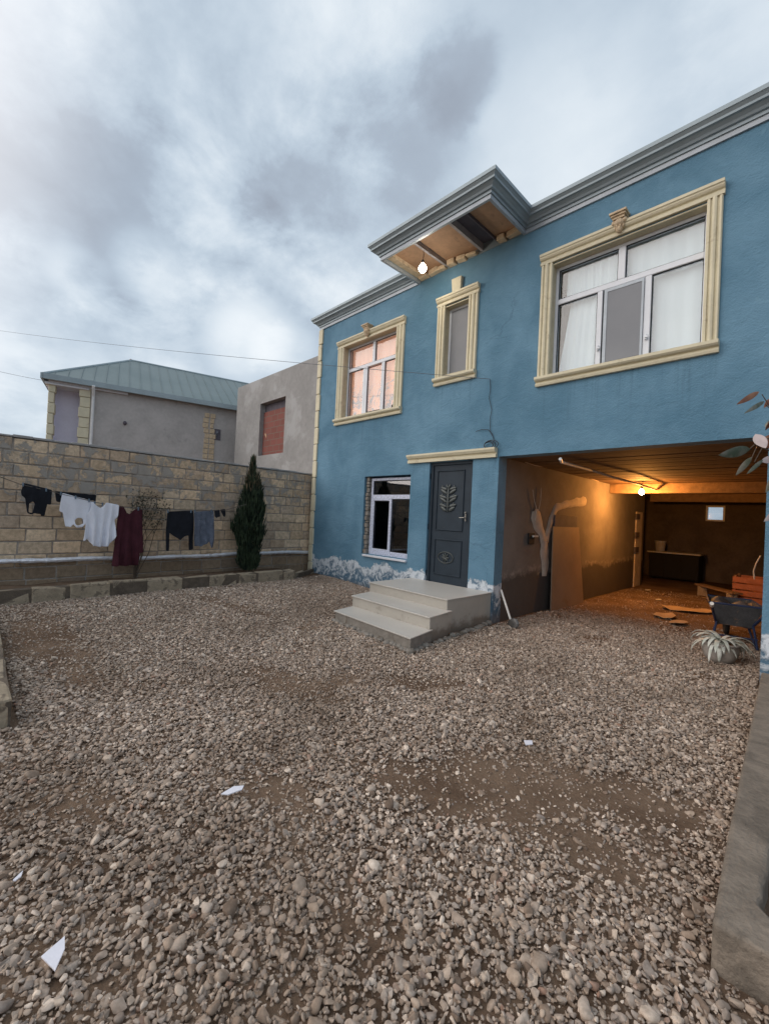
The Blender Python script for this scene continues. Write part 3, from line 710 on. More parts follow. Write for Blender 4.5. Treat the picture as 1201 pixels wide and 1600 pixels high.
# left window
x0, x1, z0, z1 = LW
w2 = window('window', LW, [(x0+f, -6.79, t1+bh, z1-f), (-6.71, x1-f, t1+bh, z1-f), (x0+f, -7.07, z0+f, t1), (-6.93, -6.49, z0+f+.02, t1-.02), (-6.40, x1-f, z0+f, t1)],
            [(x0+f, x1-f, t1, t1+bh), (-6.79, -6.71, t1+bh, z1-f), (-7.07, -6.99, z0+f, t1), (-6.45, -6.40, z0+f, t1), (-6.99, -6.93, z0+f, t1), (-6.49, -6.45, z0+f, t1)], label='upstairs window at the far left with a painted salmon sunset glow')
surround(w2, LW, -7.82, -5.73, 3.60, 5.49, 'corbel')
curtain(w2, x0+.02, x1-.02, z0, z1, 'painted_sunset_glow', 5, .012, YG+.10)  # added sheet behind the glass, carries the painted sunset reflection
mb = MB(); mb.lathe((-6.15, YG+.055, z0+f), [(0, 0), (.045, 0), (.05, .06), (.03, .09), (.02, .13), (0, .14)], 12); mb.build('vase', Mt['rubber'], w2)
# small window
x0, x1, z0, z1 = SW
w3 = window('window', SW, [(x0+f, x1-.04, z0+.04, z1-f)], [], label='narrow upstairs window under the canopy with grey glass')
surround(w3, SW, -4.94, -4.06, 3.96, 5.53, 'block')
mb = MB(); mb.box((x0+f+.006, YG-.010, z0+.046), (x1-.05, YG-.003, z1-f-.006)); mb.build('fly_screen', Mt['fly_mesh'], w3)
# ground window
x0, x1, z0, z1 = GW; x0 += .10
GWp = (x0, x1, z0, z1-.03); zt = 1.95
w4 = window('window', GWp, [(x0+.06, x1-.055, zt+.085, z1-.09), (x0+.105, -6.085, z0+.13, zt-.04), (-6.0, x1-.05, z0+.10, zt-.012)],
            [(x0+.055, x1-.055, zt, zt+.085), (-6.075, -6.01, z0+.05, zt), (x0+.056, x0+.10, z0+.05, zt), (x0+.10, -6.075, z0+.055, z0+.125), (x0+.10, -6.075, zt-.035, zt), (-6.01, x1-.055, z0+.05, z0+.095)], frame='patterned_film', pane='glass_smoked', label='ground floor window still wrapped in printed protective film')
mb = MB(); mb.box((x0-.02, FY-.05, z0-.045), (x1+.0, FY+.11, z0-.004)); mb.build('sill', Mt['white_pvc'], w4, bevel=.006)
mb = MB(); z = z0
while z < z1-.02:      # rough bricks and foam in the gap beside the frame
    h = random.uniform(.05, .11); mb.box((GW[0]+.002, FY+.03+random.uniform(0, .03), z), (x0+random.uniform(-.02, 0), FY+.2, min(z+h-.008, z1-.01))); z += h
mb.build('rough_reveal', Mt['rough_concrete'], w4, bevel=.008)
mb = MB(); mb.box((-7.4, 7.6, .3), (-4.8, 7.65, 1.2)); mb.box((-6.2, 7.2, .2), (-5.4, 7.6, 1.5)); mb.build('furniture', Mt['wood_board'], w4)

# ---- door
x0, x1, z1 = -4.965, -4.055, 2.60; zb = .475; YD = FY+.07
mb = MB()
mb.box((x0, YD, zb), (x1, YD+.05, z1))
door = mb.build('door', Mt['door_metal'], house, bevel=.004); door['label'] = 'dark slate metal front door with relief ornaments'
mb = MB()
for r in ((x0, x0+.05), (x1-.05, x1)): mb.box((r[0], YD-.028, zb), (r[1], YD-.002, z1))
mb.box((x0+.05, YD-.028, z1-.05), (x1-.05, YD-.002, z1)); mb.build('door_frame', Mt['door_metal'], door, bevel=.004)
for (a, b_, c_, d_) in ((x0+.13, x1-.19, 1.40, 2.46), (x0+.13, x1-.19, .62, 1.25)):
    mb = MB(); t = .022
    for q in ((a, b_, c_, c_+t), (a, b_, d_-t, d_), (a, a+t, c_+t, d_-t), (b_-t, b_, c_+t, d_-t)): mb.box((q[0], YD-.018, q[2]), (q[1], YD-.001, q[3]))
    mb.build('panel_moulding', Mt['door_metal'], door, bevel=.006)
def leafrel(mb, cx, cz, ang, ln, wd):
    mb.sphere((cx+math.sin(ang)*ln/2, YD-.012, cz+math.cos(ang)*ln/2), 1., 10, 6, (wd/2, .014, ln/2), Matrix.Rotation(ang, 3, 'Y'))
mb = MB(); cx, cz = -4.575, 1.93
for k_ in range(6):
    zz_ = cz-.19+k_*.075
    for s in (-1, 1):
        leafrel(mb, cx+s*.02, zz_, s*(1.05+.25*(k_ % 2)), .19-.014*abs(k_-2.5), .06); leafrel(mb, cx+s*.12, zz_+.03, s*.2, .05, .03)
leafrel(mb, cx, cz-.22, 0, .48, .05); leafrel(mb, cx, cz+.20, .5, .09, .04); leafrel(mb, cx, cz+.20, -.5, .09, .04)
mb.build('leaf_relief', Mt['door_relief'], door, smooth=True)
mb = MB(); cz = .93
ring = [(cx+.165*math.cos(t*math.pi/16), YD-.006, cz+.095*math.sin(t*math.pi/16)) for t in range(33)]; mb.tube(ring, .011, 6, False)
for k_ in range(8): leafrel(mb, cx+.0, cz, k_*math.pi/4, .085, .03)
mb.build('oval_relief', Mt['door_relief'], door, smooth=True)
mb = MB(); mb.box((-4.19, YD-.036, 1.58), (-4.165, YD-.028, 1.74)); mb.tube([(-4.177, YD-.03, 1.64), (-4.177, YD-.075, 1.64), (-4.27, YD-.08, 1.635)], .007, 8); mb.sphere((-4.177, YD-.045, 1.72), .014)
mb.build('handle', Mt['steel'], door)
for z in (2.36, 1.45, .62):
    mb = MB(); mb.tube([(x0-.012, YD-.035, z-.05), (x0-.012, YD-.035, z+.05)], .014, 8); mb.build('hinge', Mt['door_metal'], door)
h = .15; pr = [(0, 0), (.055, 0), (.06, h*.3), (.035, h*.36), (.035, h*.46), (.075, h*.55), (.09, h*.7), (.10, h*.8), (.10, h), (0, h)]
mb = MB(); mb.strip(pr, (-5.47, FY, 2.61), (-3.60, FY, 2.61), (0, -1, 0)); mb.build('lintel_moulding', Mt['cream_trim'], house)

# garage wall details
X0 = -3.57
def wallpoly(pts, th=.012, X=X0):
    P_ = [onX(px, py, X) for px, py in pts]; return [Vector((X-.003, p.y, p.z)) for p in P_], [Vector((X+th, p.y, p.z)) for p in P_]
mb = MB()
def smear(px, wpx):
    """irregular raised ribbon of plaster trowelled along a chase in the wall"""
    P_ = [onX(a, b_, X0) for a, b_ in px]; Wd = [w_*(P_[i]-O0).dot(fw)/Fpx for i, w_ in enumerate(wpx)]
    Q_ = []
    for i in range(len(P_)-1):
        n = max(2, int((P_[i+1]-P_[i]).length/.04))
        for k in range(n+(i == len(P_)-2)): t = k/n; Q_.append((P_[i].lerp(P_[i+1], t), max(.03, (Wd[i]*(1-t)+Wd[i+1]*t))))
    for _ in range(5): Q_ = [Q_[0]]+[((Q_[i-1][0]+Q_[i][0]*2+Q_[i+1][0])/4, Q_[i][1]) for i in range(1, len(Q_)-1)]+[Q_[-1]]
    vs = []
    for i, (p, w_) in enumerate(Q_):
        d = (Q_[min(i+1, len(Q_)-1)][0]-Q_[max(i-1, 0)][0]).normalized(); n_ = Vector((0, d.z, -d.y))
        for k, (u, h_) in enumerate(((-.5, -.004), (-.4, .012), (-.1, .03), (.2, .026), (.42, .012), (.5, -.004))):
            e_ = 1+.35*mnoise.noise(Vector((p.y*5, p.z*5, 3 if u < 0 else 8)))
            vs.append(p+n_*w_*u*e_+Vector((h_+.008*mnoise.noise(Vector((p.y*9, p.z*9, k))), 0, 0)))
    mb.add(vs, [(i*6+k, i*6+k+1, i*6+k+7, i*6+k+6) for i in range(len(Q_)-1) for k in range(5)])
smear([(850, 900), (851, 880), (850, 860), (850, 838)], [15, 27, 25, 24]); smear([(848, 846), (845, 830), (839, 815), (834, 802), (833, 797)], [20, 22, 27, 27, 10])
smear([(853, 846), (857, 825), (862, 808), (868, 794), (884, 788), (904, 784), (910, 783), (914, 783)], [16, 16, 16, 14, 12, 13, 17, 14])
mb.build('plaster_patch', Mt['plaster_patch'], house, smooth=True, fix=False)
a, b_ = onX(863, 804, X0), onX(897, 828, X0)
mb = MB(); mb.box((X0+.001, a.y, b_.z), (X0+.05, b_.y, a.z)); o = mb.build('meter_box', Mt['dark_slot'], house, bevel=.01)
a, b_ = onX(824, 833, X0), onX(832, 850, X0)
mb = MB(); mb.box((X0+.001, a.y, b_.z), (X0+.03, b_.y, a.z)); o = mb.build('socket_box', Mt['rubber'], house, bevel=.005)
mb = MB(); yy = b_.y; mb.box((X0+.03, b_.y-.09, 1.36), (X0+.06, b_.y+.08, 1.39)); mb.build('plug', Mt['white_plastic'], o)
for pts in ([(832, 765), (834, 780), (838, 795), (836, 815)], [(845, 762), (844, 782), (841, 798)], [(820, 722), (835, 727), (870, 733), (905, 742), (935, 752)]):
    mb = MB(); mb.tube([onX(px, py, X0+.03) for px, py in pts], .006, 6); mb.build('wiring', Mt['plaster_patch'], house)
mb = MB(); mb.box((X0-.12, 13.0, 0), (X0+.03, 13.55, 2.05))
o = mb.build('pier', Mt['plaster_patch'], house, bevel=.01)
for z in (.95, 1.35, 1.85):
    mb = MB(); mb.box((X0+.02, 12.9, z), (X0+.06, 13.2, z+.14)); mb.build('notch', Mt['dark_slot'], o)
# ceiling pipe
mb = MB(); mb.tube([onZ(875, 717, 2.5), onZ(877, 722, 2.5), onZ(925, 735, 2.53), onZ(955, 745, 2.5), onZ(1000, 757, 2.48), (-2.6, 10.85, 2.47)], .022, 8)
tag(mb.build('ceiling_pipe', Mt['white_pipe']), 'thin pale conduit hanging under the garage ceiling above the lit bulb', 'pipe')

# ================================================================ STEPS
steps = thing('front_steps', (-4.4, 4.9, 0), 'three tiled beige steps in front of the dark metal door', 'steps')
LV = [(.475, [(-5.26, 4.86), (-3.60, 4.80), (-3.60, FY-.004), (-5.26, FY-.004)]), (.325, [(-5.10, 4.36), (-3.47, 4.28), (-3.55, 4.84), (-5.22, 4.90)]), (.165, [(-4.97, 3.93), (-3.36, 3.80), (-3.46, 4.32), (-5.08, 4.40)])]
for i, (z, q) in enumerate(LV):
    mb = MB(); e = .012
    mb.hexa([Vector((x, y, z)) for x, y in [(q[0][0]-e, q[0][1]-.02), (q[1][0]+e, q[1][1]-.02), (q[2][0]+e, q[2][1]-.0), (q[3][0]-e, q[3][1]-.0)]]+[Vector((x, y, z+.014)) for x, y in [(q[0][0]-e, q[0][1]-.02), (q[1][0]+e, q[1][1]-.02), (q[2][0]+e, q[2][1]-.0), (q[3][0]-e, q[3][1]-.0)]])
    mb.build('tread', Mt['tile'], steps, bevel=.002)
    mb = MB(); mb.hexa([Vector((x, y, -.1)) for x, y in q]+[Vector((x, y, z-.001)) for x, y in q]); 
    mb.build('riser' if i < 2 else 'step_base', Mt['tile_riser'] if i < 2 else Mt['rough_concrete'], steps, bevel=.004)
# crumbly mortar skirt at the foot
mb = MB()
for s in range(46):
    if s < 26: p = Vector((-4.97, 3.93, 0)).lerp(Vector((-3.36, 3.80, 0)), s/25)
    else: p = Vector((-3.36, 3.80, 0)).lerp(Vector((-3.58, 5.85, 0)), (s-26)/19)
    mb.sphere(p+Vector((random.uniform(-.02, .02), random.uniform(-.02, .02), gz(p.x, p.y)+random.uniform(0, .03))), random.uniform(.045, .062), 7, 5, (1, 1, random.uniform(.5, .8)))
mb.build('mortar_skirt', Mt['rough_concrete'], steps)

# ================================================================ BOUNDARY WALL
def wp(s, off, z):       # s along +y, offset from the wall face towards the yard
    return Vector((-8.72-(s-5.92)*.0434, s, z))+WN*off
bwall = thing('boundary_wall', wp(3, 0, 0), 'long wall of pale limestone blocks with smeared mortar behind the washing line', 'wall')
mb = MB(); z = -.02; row = 0; ch = .196
pal = [(.56, .46, .35), (.51, .42, .32), (.60, .51, .40), (.46, .38, .30), (.55, .47, .375), (.42, .36, .30)]
s0, s1 = -3.2, 6.5
while z < 2.50:
    s = s0+random.uniform(-.3, 0); top = min(z+ch-.016, 2.52)
    while s < s1:
        ln = random.choice((.38, .40, .42)) if z < 1.3 else random.choice((.30, .36, .4, .42))
        a = s+.008; b_ = min(s+ln-.008, s1); o_ = random.uniform(-.006, .008); c_ = random.choice(pal); k = random.uniform(.82, 1.12)
        if b_-a > .05:
            j = lambda: random.uniform(-.007, .007)
            P_ = [wp(a+j(), -.2, z+j()), wp(b_+j(), -.2, z+j()), wp(b_+j(), o_, z+j()), wp(a+j(), o_, z+j()), wp(a+j(), -.2, top+j()), wp(b_+j(), -.2, top+j()), wp(b_+j(), o_, top+j()), wp(a+j(), o_, top+j())]
            mb.hexa(P_, tuple(q*k for q in c_))
        s += ln
    z += ch; row += 1
mb.build('block_courses', Mt['stone_blocks'], bwall, bevel=.008)
mb = MB(); mb.hexa([wp(s0, -.19, -.3), wp(s1, -.19, -.3), wp(s1, -.010, -.3), wp(s0, -.010, -.3), wp(s0, -.19, 2.51), wp(s1, -.19, 2.51), wp(s1, -.010, 2.51), wp(s0, -.010, 2.51)]); mb.build('mortar_bed', Mt['mortar'], bwall)
mb = MB()
n = 40
for i in range(n):
    a = s0+(s1-s0)*i/n; b_ = s0+(s1-s0)*(i+1)/n-.003; h = .035+random.uniform(-.008, .008)
    mb.hexa([wp(a, -.21, 2.522), wp(b_, -.21, 2.522), wp(b_, .012, 2.522), wp(a, .012, 2.522), wp(a, -.21, 2.522+h), wp(b_, -.21, 2.522+h), wp(b_, .012, 2.522+h), wp(a, .012, 2.522+h)])
mb.build('coping', Mt['light_render'], bwall, bevel=.006)
# foil lagged pipe
mb = MB(); pts = []; rs = []
for i in range(150):
    s = -3+9.1*i/149; z = .655+.012*math.sin(s*1.7)+.006*math.sin(s*5)
    pts.append(wp(s, .07, z)); rs.append(.037+random.uniform(-.006, .006))
mb.tube(pts, rs, 9); pipe = mb.build('lagged_pipe', Mt['foil'], smooth=False); tag(pipe, 'silver foil wrapped pipe running low along the stone boundary wall', 'pipe')
for s in (.6, 1.8, 3.0, 4.2, 5.4):
    mb = MB(); mb.bar(wp(s, -.01, .61), wp(s, .11, .61), .02, .012); mb.build('bracket', Mt['shovel_steel'], pipe)

# planting bed soil + curbs
mb = MB(); vs = []; n = 60
for i in range(n+1):
    s = -2.5+7.6*i/n
    for off in (.0, .3, .6, .80): vs.append(wp(s, off, .30+.03*mnoise.noise(Vector((s*2, off*4, 0)))))
mb.add(vs, [(i*4+j, i*4+j+1, i*4+j+5, i*4+j+4) for i in range(n) for j in range(3)]); o = mb.build('flower_bed_soil', Mt['soil'], smooth=True); o['kind'] = 'structure'
def curb(name, p, q, wdt, ztop, label, dz=None):
    p = Vector(p); q = Vector(q); d = (q-p); L_ = d.length; d.normalize(); nrm = Vector((-d.y, d.x, 0))
    root = thing(name, p, label, 'curb'); mb = MB(); mm = MB(); s = 0
    def B(M_, a, b_, z0, z1, w0, w1, jit=0.):
        j = lambda: Vector((random.uniform(-jit, jit), random.uniform(-jit, jit), random.uniform(-jit, jit)))
        P_ = [(p+d*a+nrm*w0), (p+d*b_+nrm*w0), (p+d*b_+nrm*w1), (p+d*a+nrm*w1)]
        M_.hexa([Vector((u.x, u.y, z0))+j() for u in P_]+[Vector((u.x, u.y, z1))+j() for u in P_])
    while s < L_-.03:
        ln = random.uniform(.40, .62); B(mb, s+.004, min(s+ln-random.uniform(.0, .03), L_), -.05, ztop+random.uniform(-.015, .015), 0, wdt, .022); s += ln
    B(mm, 0.02, L_-.01, -.05, ztop-.012, .006, wdt-.006)
    mb.build('curb_stones', Mt['curb_stone'], root, bevel=.02, seg=2); mm.build('curb_joints', Mt['curb_mortar'], root)
    return root
curb('stone_curb', wp(-2.4, .92, 0), wp(4.95, .92, 0), .19, .375, 'low curb of rough pale stones edging the bed below the washing')
curb('stone_curb', wp(4.98, .86, 0), wp(6.0, .30, 0), .10, .28, 'thin curved end of low curbing beside the blue house corner')
curb('stone_curb', (-7.6, .09, 0), (-3.9, .07, 0), .21, .20, 'separate stone curb cut off by the left edge of the photo')

# cypress
def cypress():
    base = wp(4.15, .42, .28); root = thing('cypress_tree', base, 'slim dark green columnar cypress between washing line and blue house', 'tree')
    mb = MB(); mb.tube([base, base+Vector((.01, .01, 1.2)), base+Vector((0, .02, 2.2))], [.035, .022, .006], 8); mb.build('trunk', Mt['bark'], root)
    mb = MB(); top = 2.28
    for i in range(8600):
        t = random.random()**.85; z = .05+t*top
        R = .335*(math.sin(math.pi*min(1, (t*.80+.12)))**.85)*(1-.72*t**2.4)*(.90+.2*mnoise.noise(Vector((z*3, 1, 0))))
        if t > .86: R *= .6
        if t > .80 and random.random() < .75: continue
        a = random.uniform(0, 6.283); lob = 1+.42*mnoise.noise(Vector((math.cos(a)*1.5, math.sin(a)*1.5, z*2.6)))
        r = R*lob*random.random()**.42
        p = base+Vector((math.cos(a)*r, math.sin(a)*r, z)); ln = random.uniform(.08, .20); o = Vector((math.cos(a), math.sin(a), 0))
        d = (o*random.uniform(.05, .32)+Vector((random.uniform(-.15, .15), random.uniform(-.15, .15), 1))).normalized()
        sdv = d.cross(Vector((random.uniform(-1, 1), random.uniform(-1, 1), .1))).normalized()*random.uniform(.007, .014)
        mb.mat = 1 if (t > .7 and random.random() < .35) else 0
        mb.add([p-sdv*.4, p+d*ln*.45-sdv, p+d*ln, p+d*ln*.45+sdv], [(0, 1, 2, 3)])
    mb.build('crown', [Mt['cypress_leaf'], Mt['dry_leaf']], root, fix=False)
cypress()
# straggly shrub against the wall
def shrub_wall():
    base = wp(2.1, .25, .28); root = thing('straggly_shrub', base, 'thin straggly shrub growing against the stone wall behind the maroon dress', 'shrub')
    tips = []; mb = MB()
    for k in range(13):
        tgt = onW(random.uniform(196, 262), random.uniform(765, 812), random.uniform(.08, .3))
        m1 = base.lerp(tgt, .5)+Vector((random.uniform(-.05, .05), random.uniform(-.15, .15), .1)); mb.tube([base, base.lerp(m1, .6)+Vector((0, random.uniform(-.05, .05), 0)), m1, m1.lerp(tgt, .6), tgt], [.008, .007, .005, .004, .002], 5)
        tips += [m1.lerp(tgt, u) for u in (.45, .6, .7, .8, .9, 1.)]
    mb.build('stems', Mt['bark'], root); mb = MB()
    for tp in tips:
        for _ in range(9):
            p = tp+Vector((random.gauss(0, .03), random.gauss(0, .07), random.gauss(0, .06))); d = Vector((random.uniform(-1, 1), random.uniform(-1, 1), random.uniform(-1, .6))).normalized()
            s_ = d.cross(Vector((random.uniform(-1, 1), random.uniform(-1, 1), 1))).normalized()*.012; ln = random.uniform(.03, .055)
            mb.add([p, p+d*ln*.5-s_, p+d*ln, p+d*ln*.5+s_], [(0, 1, 2, 3)])
    mb.build('leaves', Mt['vine_leaf'], root, fix=False)
shrub_wall()

# ================================================================ WASHING LINE
LOFF = .6
line_px = [(-60, 722), (0, 745), (30, 756), (84, 769), (118, 777), (150, 785), (182, 791), (220, 796), (258, 798), (300, 798), (352, 797), (385, 788)]
mb = MB(); lp = [onW(a, b_, LOFF) for a, b_ in line_px]; mb.tube(lp, .0055, 6)
tag(mb.build('washing_line', Mt['rope']), 'thin dark washing line strung in front of the stone wall', 'rope')
def inside(pt, poly):
    x, y = pt; c = False; j = len(poly)-1
    for i in range(len(poly)):
        a, b_ = poly[i]; e, f_ = poly[j]
        if (b_ > y) != (f_ > y) and x < (e-a)*(y-b_)/(f_-b_)+a: c = not c
        j = i
    return c
def garment(name, px, holes, mat, label, cat, off=LOFF, fold=.03, nf=7, cell=.022, thick=.006):
    """cloth hung from the line: outline given on the hanging plane, folds run down it"""
    def curve(q, closed=True):      # round the corners of an outline
        out = []; n = len(q)
        for i in range(n):
            a, b_, c_ = Vector(q[i-1]), Vector(q[i]), Vector(q[(i+1) % n]); ra = min(.3, .02/max((a-b_).length, 1e-4)); rc = min(.3, .02/max((c_-b_).length, 1e-4))
            out += [tuple(b_.lerp(a, ra)), tuple(b_.lerp(a, ra*.3).lerp(b_.lerp(c_, rc*.3), .5)), tuple(b_.lerp(c_, rc))]
        return out
    poly = curve([(p.y, p.z) for p in (onW(a, b_, off) for a, b_ in px)])
    hol = [curve([(q.y, q.z) for q in (onW(a, b_, off) for a, b_ in hh)]) for hh in holes]
    y0 = min(p[0] for p in poly); y1 = max(p[0] for p in poly); z0 = min(p[1] for p in poly); z1 = max(p[1] for p in poly); sd_ = random.uniform(0, 50)
    bm = bmesh.new(); edges = []
    for lp_ in [poly]+hol:
        vs = [bm.verts.new((0, a, b_)) for a, b_ in lp_]
        for i in range(len(vs)): edges.append(bm.edges.new((vs[i-1], vs[i])))
    bmesh.ops.triangle_fill(bm, edges=edges, use_beauty=True, use_dissolve=False, normal=(1, 0, 0))
    v = y0+cell
    while v < y1: bmesh.ops.bisect_plane(bm, geom=bm.verts[:]+bm.edges[:]+bm.faces[:], plane_co=(0, v, 0), plane_no=(0, 1, 0)); v += cell
    v = z0+cell
    while v < z1: bmesh.ops.bisect_plane(bm, geom=bm.verts[:]+bm.edges[:]+bm.faces[:], plane_co=(0, 0, v), plane_no=(0, 0, 1)); v += cell
    for f in [f for f in bm.faces if any(inside((f.calc_center_median().y, f.calc_center_median().z), h_) for h_ in hol)]: bm.faces.remove(f)
    for q in bm.verts:
        y, z = q.co.y, q.co.z; u = (y-y0)/(y1-y0); t = (z1-z)/(z1-z0)
        d = fold*(.08+1.1*t)*(math.sin(u*nf*6.28+sd_+1.6*math.sin(t*2.6+u*4+sd_))+.6*mnoise.noise(Vector((u*nf*2.2, t*1.6, sd_)))*2)+.06*mnoise.noise(Vector((y*3, z*2.5, sd_)))*t
        q.co = wp(y, off, z)+WN*d+Vector((0, 0, -.012*abs(math.sin(u*nf*3.14+sd_))*t))
    me = bpy.data.meshes.new(name); bm.to_mesh(me); bm.free(); me.materials.append(Mt[mat]); me.polygons.foreach_set('use_smooth', [True]*len(me.polygons))
    o = bpy.data.objects.new(name, me); C.objects.link(o)
    sl = o.modifiers.new('thick', 'SOLIDIFY'); sl.thickness = thick
    tag(o, label, cat, 'clothes hung on the washing line'); return o
garment('tank_top', [(33, 754), (78, 765), (76, 788), (70, 787), (66, 806), (62, 806), (60, 802), (52, 801), (45, 803), (39, 800), (36, 778), (30, 774), (29, 768)], [[(42, 785), (48, 783), (51, 787), (47, 801), (41, 799)]], 'black_cloth', 'black tank top hung upside down, leftmost on the line', 'top', fold=.015, nf=3)
garment('shorts', [(83, 767), (148, 773), (147, 783), (138, 781), (128, 778), (95, 774), (92, 784), (84, 782)], [], 'black_cloth', 'black garment folded over the line behind the white tank top', 'clothing', off=LOFF-.05, fold=.012, nf=4)
garment('white_tank_top', [(94, 770), (146, 784), (147, 800), (133, 803), (130, 818), (124, 824), (117, 824), (111, 818), (107, 823), (99, 822), (95, 800), (89, 798), (91, 785)], [[(113, 812), (118, 808), (126, 810), (127, 817), (121, 821), (115, 819)]], 'white_cloth', 'white strappy tank top hung upside down beside the black one', 'top', fold=.012, nf=3)
garment('t_shirt', [(140, 783), (148, 790), (154, 794), (160, 789), (163, 785), (183, 789), (181, 806), (176, 812), (178, 836), (170, 848), (160, 854), (143, 853), (134, 842), (126, 845), (130, 826), (133, 806), (138, 795)], [], 'white_cloth', 'large white t-shirt sagging in folds next to the maroon dress', 't-shirt', off=LOFF+.03, fold=.035, nf=4)
garment('maroon_dress', [(183, 790), (190, 791), (196, 802), (200, 803), (204, 799), (213, 793), (220, 796), (221, 862), (215, 864), (213, 883), (195, 883), (172, 884), (176, 855), (180, 820)], [], 'maroon_cloth', 'long dark maroon dress, the longest garment on the line', 'dress', off=LOFF, fold=.035, nf=3)
garment('black_top', [(259, 799), (300, 798), (301, 830), (300, 858), (295, 860), (292, 836), (288, 837), (279, 843), (270, 838), (263, 832), (261, 860), (256, 860), (257, 825)], [], 'black_cloth', 'black top with two hanging straps left of the grey jeans', 'top', fold=.015, nf=3)
garment('jeans', [(301, 799), (332, 798), (333, 830), (331, 855), (327, 855), (325, 846), (314, 853), (303, 853), (301, 840)], [], 'denim', 'faded grey blue denim shorts pegged right of the black top', 'shorts', fold=.022, nf=4)
garment('sock', [(333, 797), (341, 796), (341, 806), (336, 809), (333, 806)], [], 'black_cloth', 'small black sock pegged next to the denim shorts', 'sock', fold=.01, nf=1)
garment('sock', [(342, 796), (350, 795), (351, 803), (349, 808), (345, 802)], [], 'black_cloth', 'small black sock at the far right end of the washing', 'sock', fold=.01, nf=1)
peg = None
PG = [(36, 757, 'on the left corner of the black tank top'), (72, 765, 'on the right corner of the black tank top'), (95, 771, 'on the left end of the white tank top'), (118, 777, 'in the middle of the white tank top'), (139, 782, 'on the right end of the white tank top'),
      (148, 786, 'on the left sleeve of the white t-shirt'), (160, 788, 'at the neck of the white t-shirt'), (181, 790, 'between the white t-shirt and the maroon dress'), (216, 795, 'on the right shoulder of the maroon dress'), (262, 799, 'on the left corner of the black strapped top'),
      (298, 799, 'on the right corner of the black strapped top'), (304, 799, 'on the left corner of the denim shorts'), (330, 798, 'on the right corner of the denim shorts')]
for i, (a, b_, wh_) in enumerate(PG):
    p = onW(a, b_, LOFF+.0)
    if peg is None:
        mb = MB(); mb.box((-.006, -.009, -.028), (.014, -.002, .028)); mb.box((-.006, .002, -.028), (.014, .009, .028)); mb.box((-.004, -.0025, -.006), (.012, .0025, .006)); peg = mb.build('clothes_peg', Mt['peg_plastic']); o = peg
    else: o = peg.copy(); C.objects.link(o)
    o.location = p; tag(o, 'tiny clothes peg '+wh_, 'clothes peg', 'small pegs on the washing line')

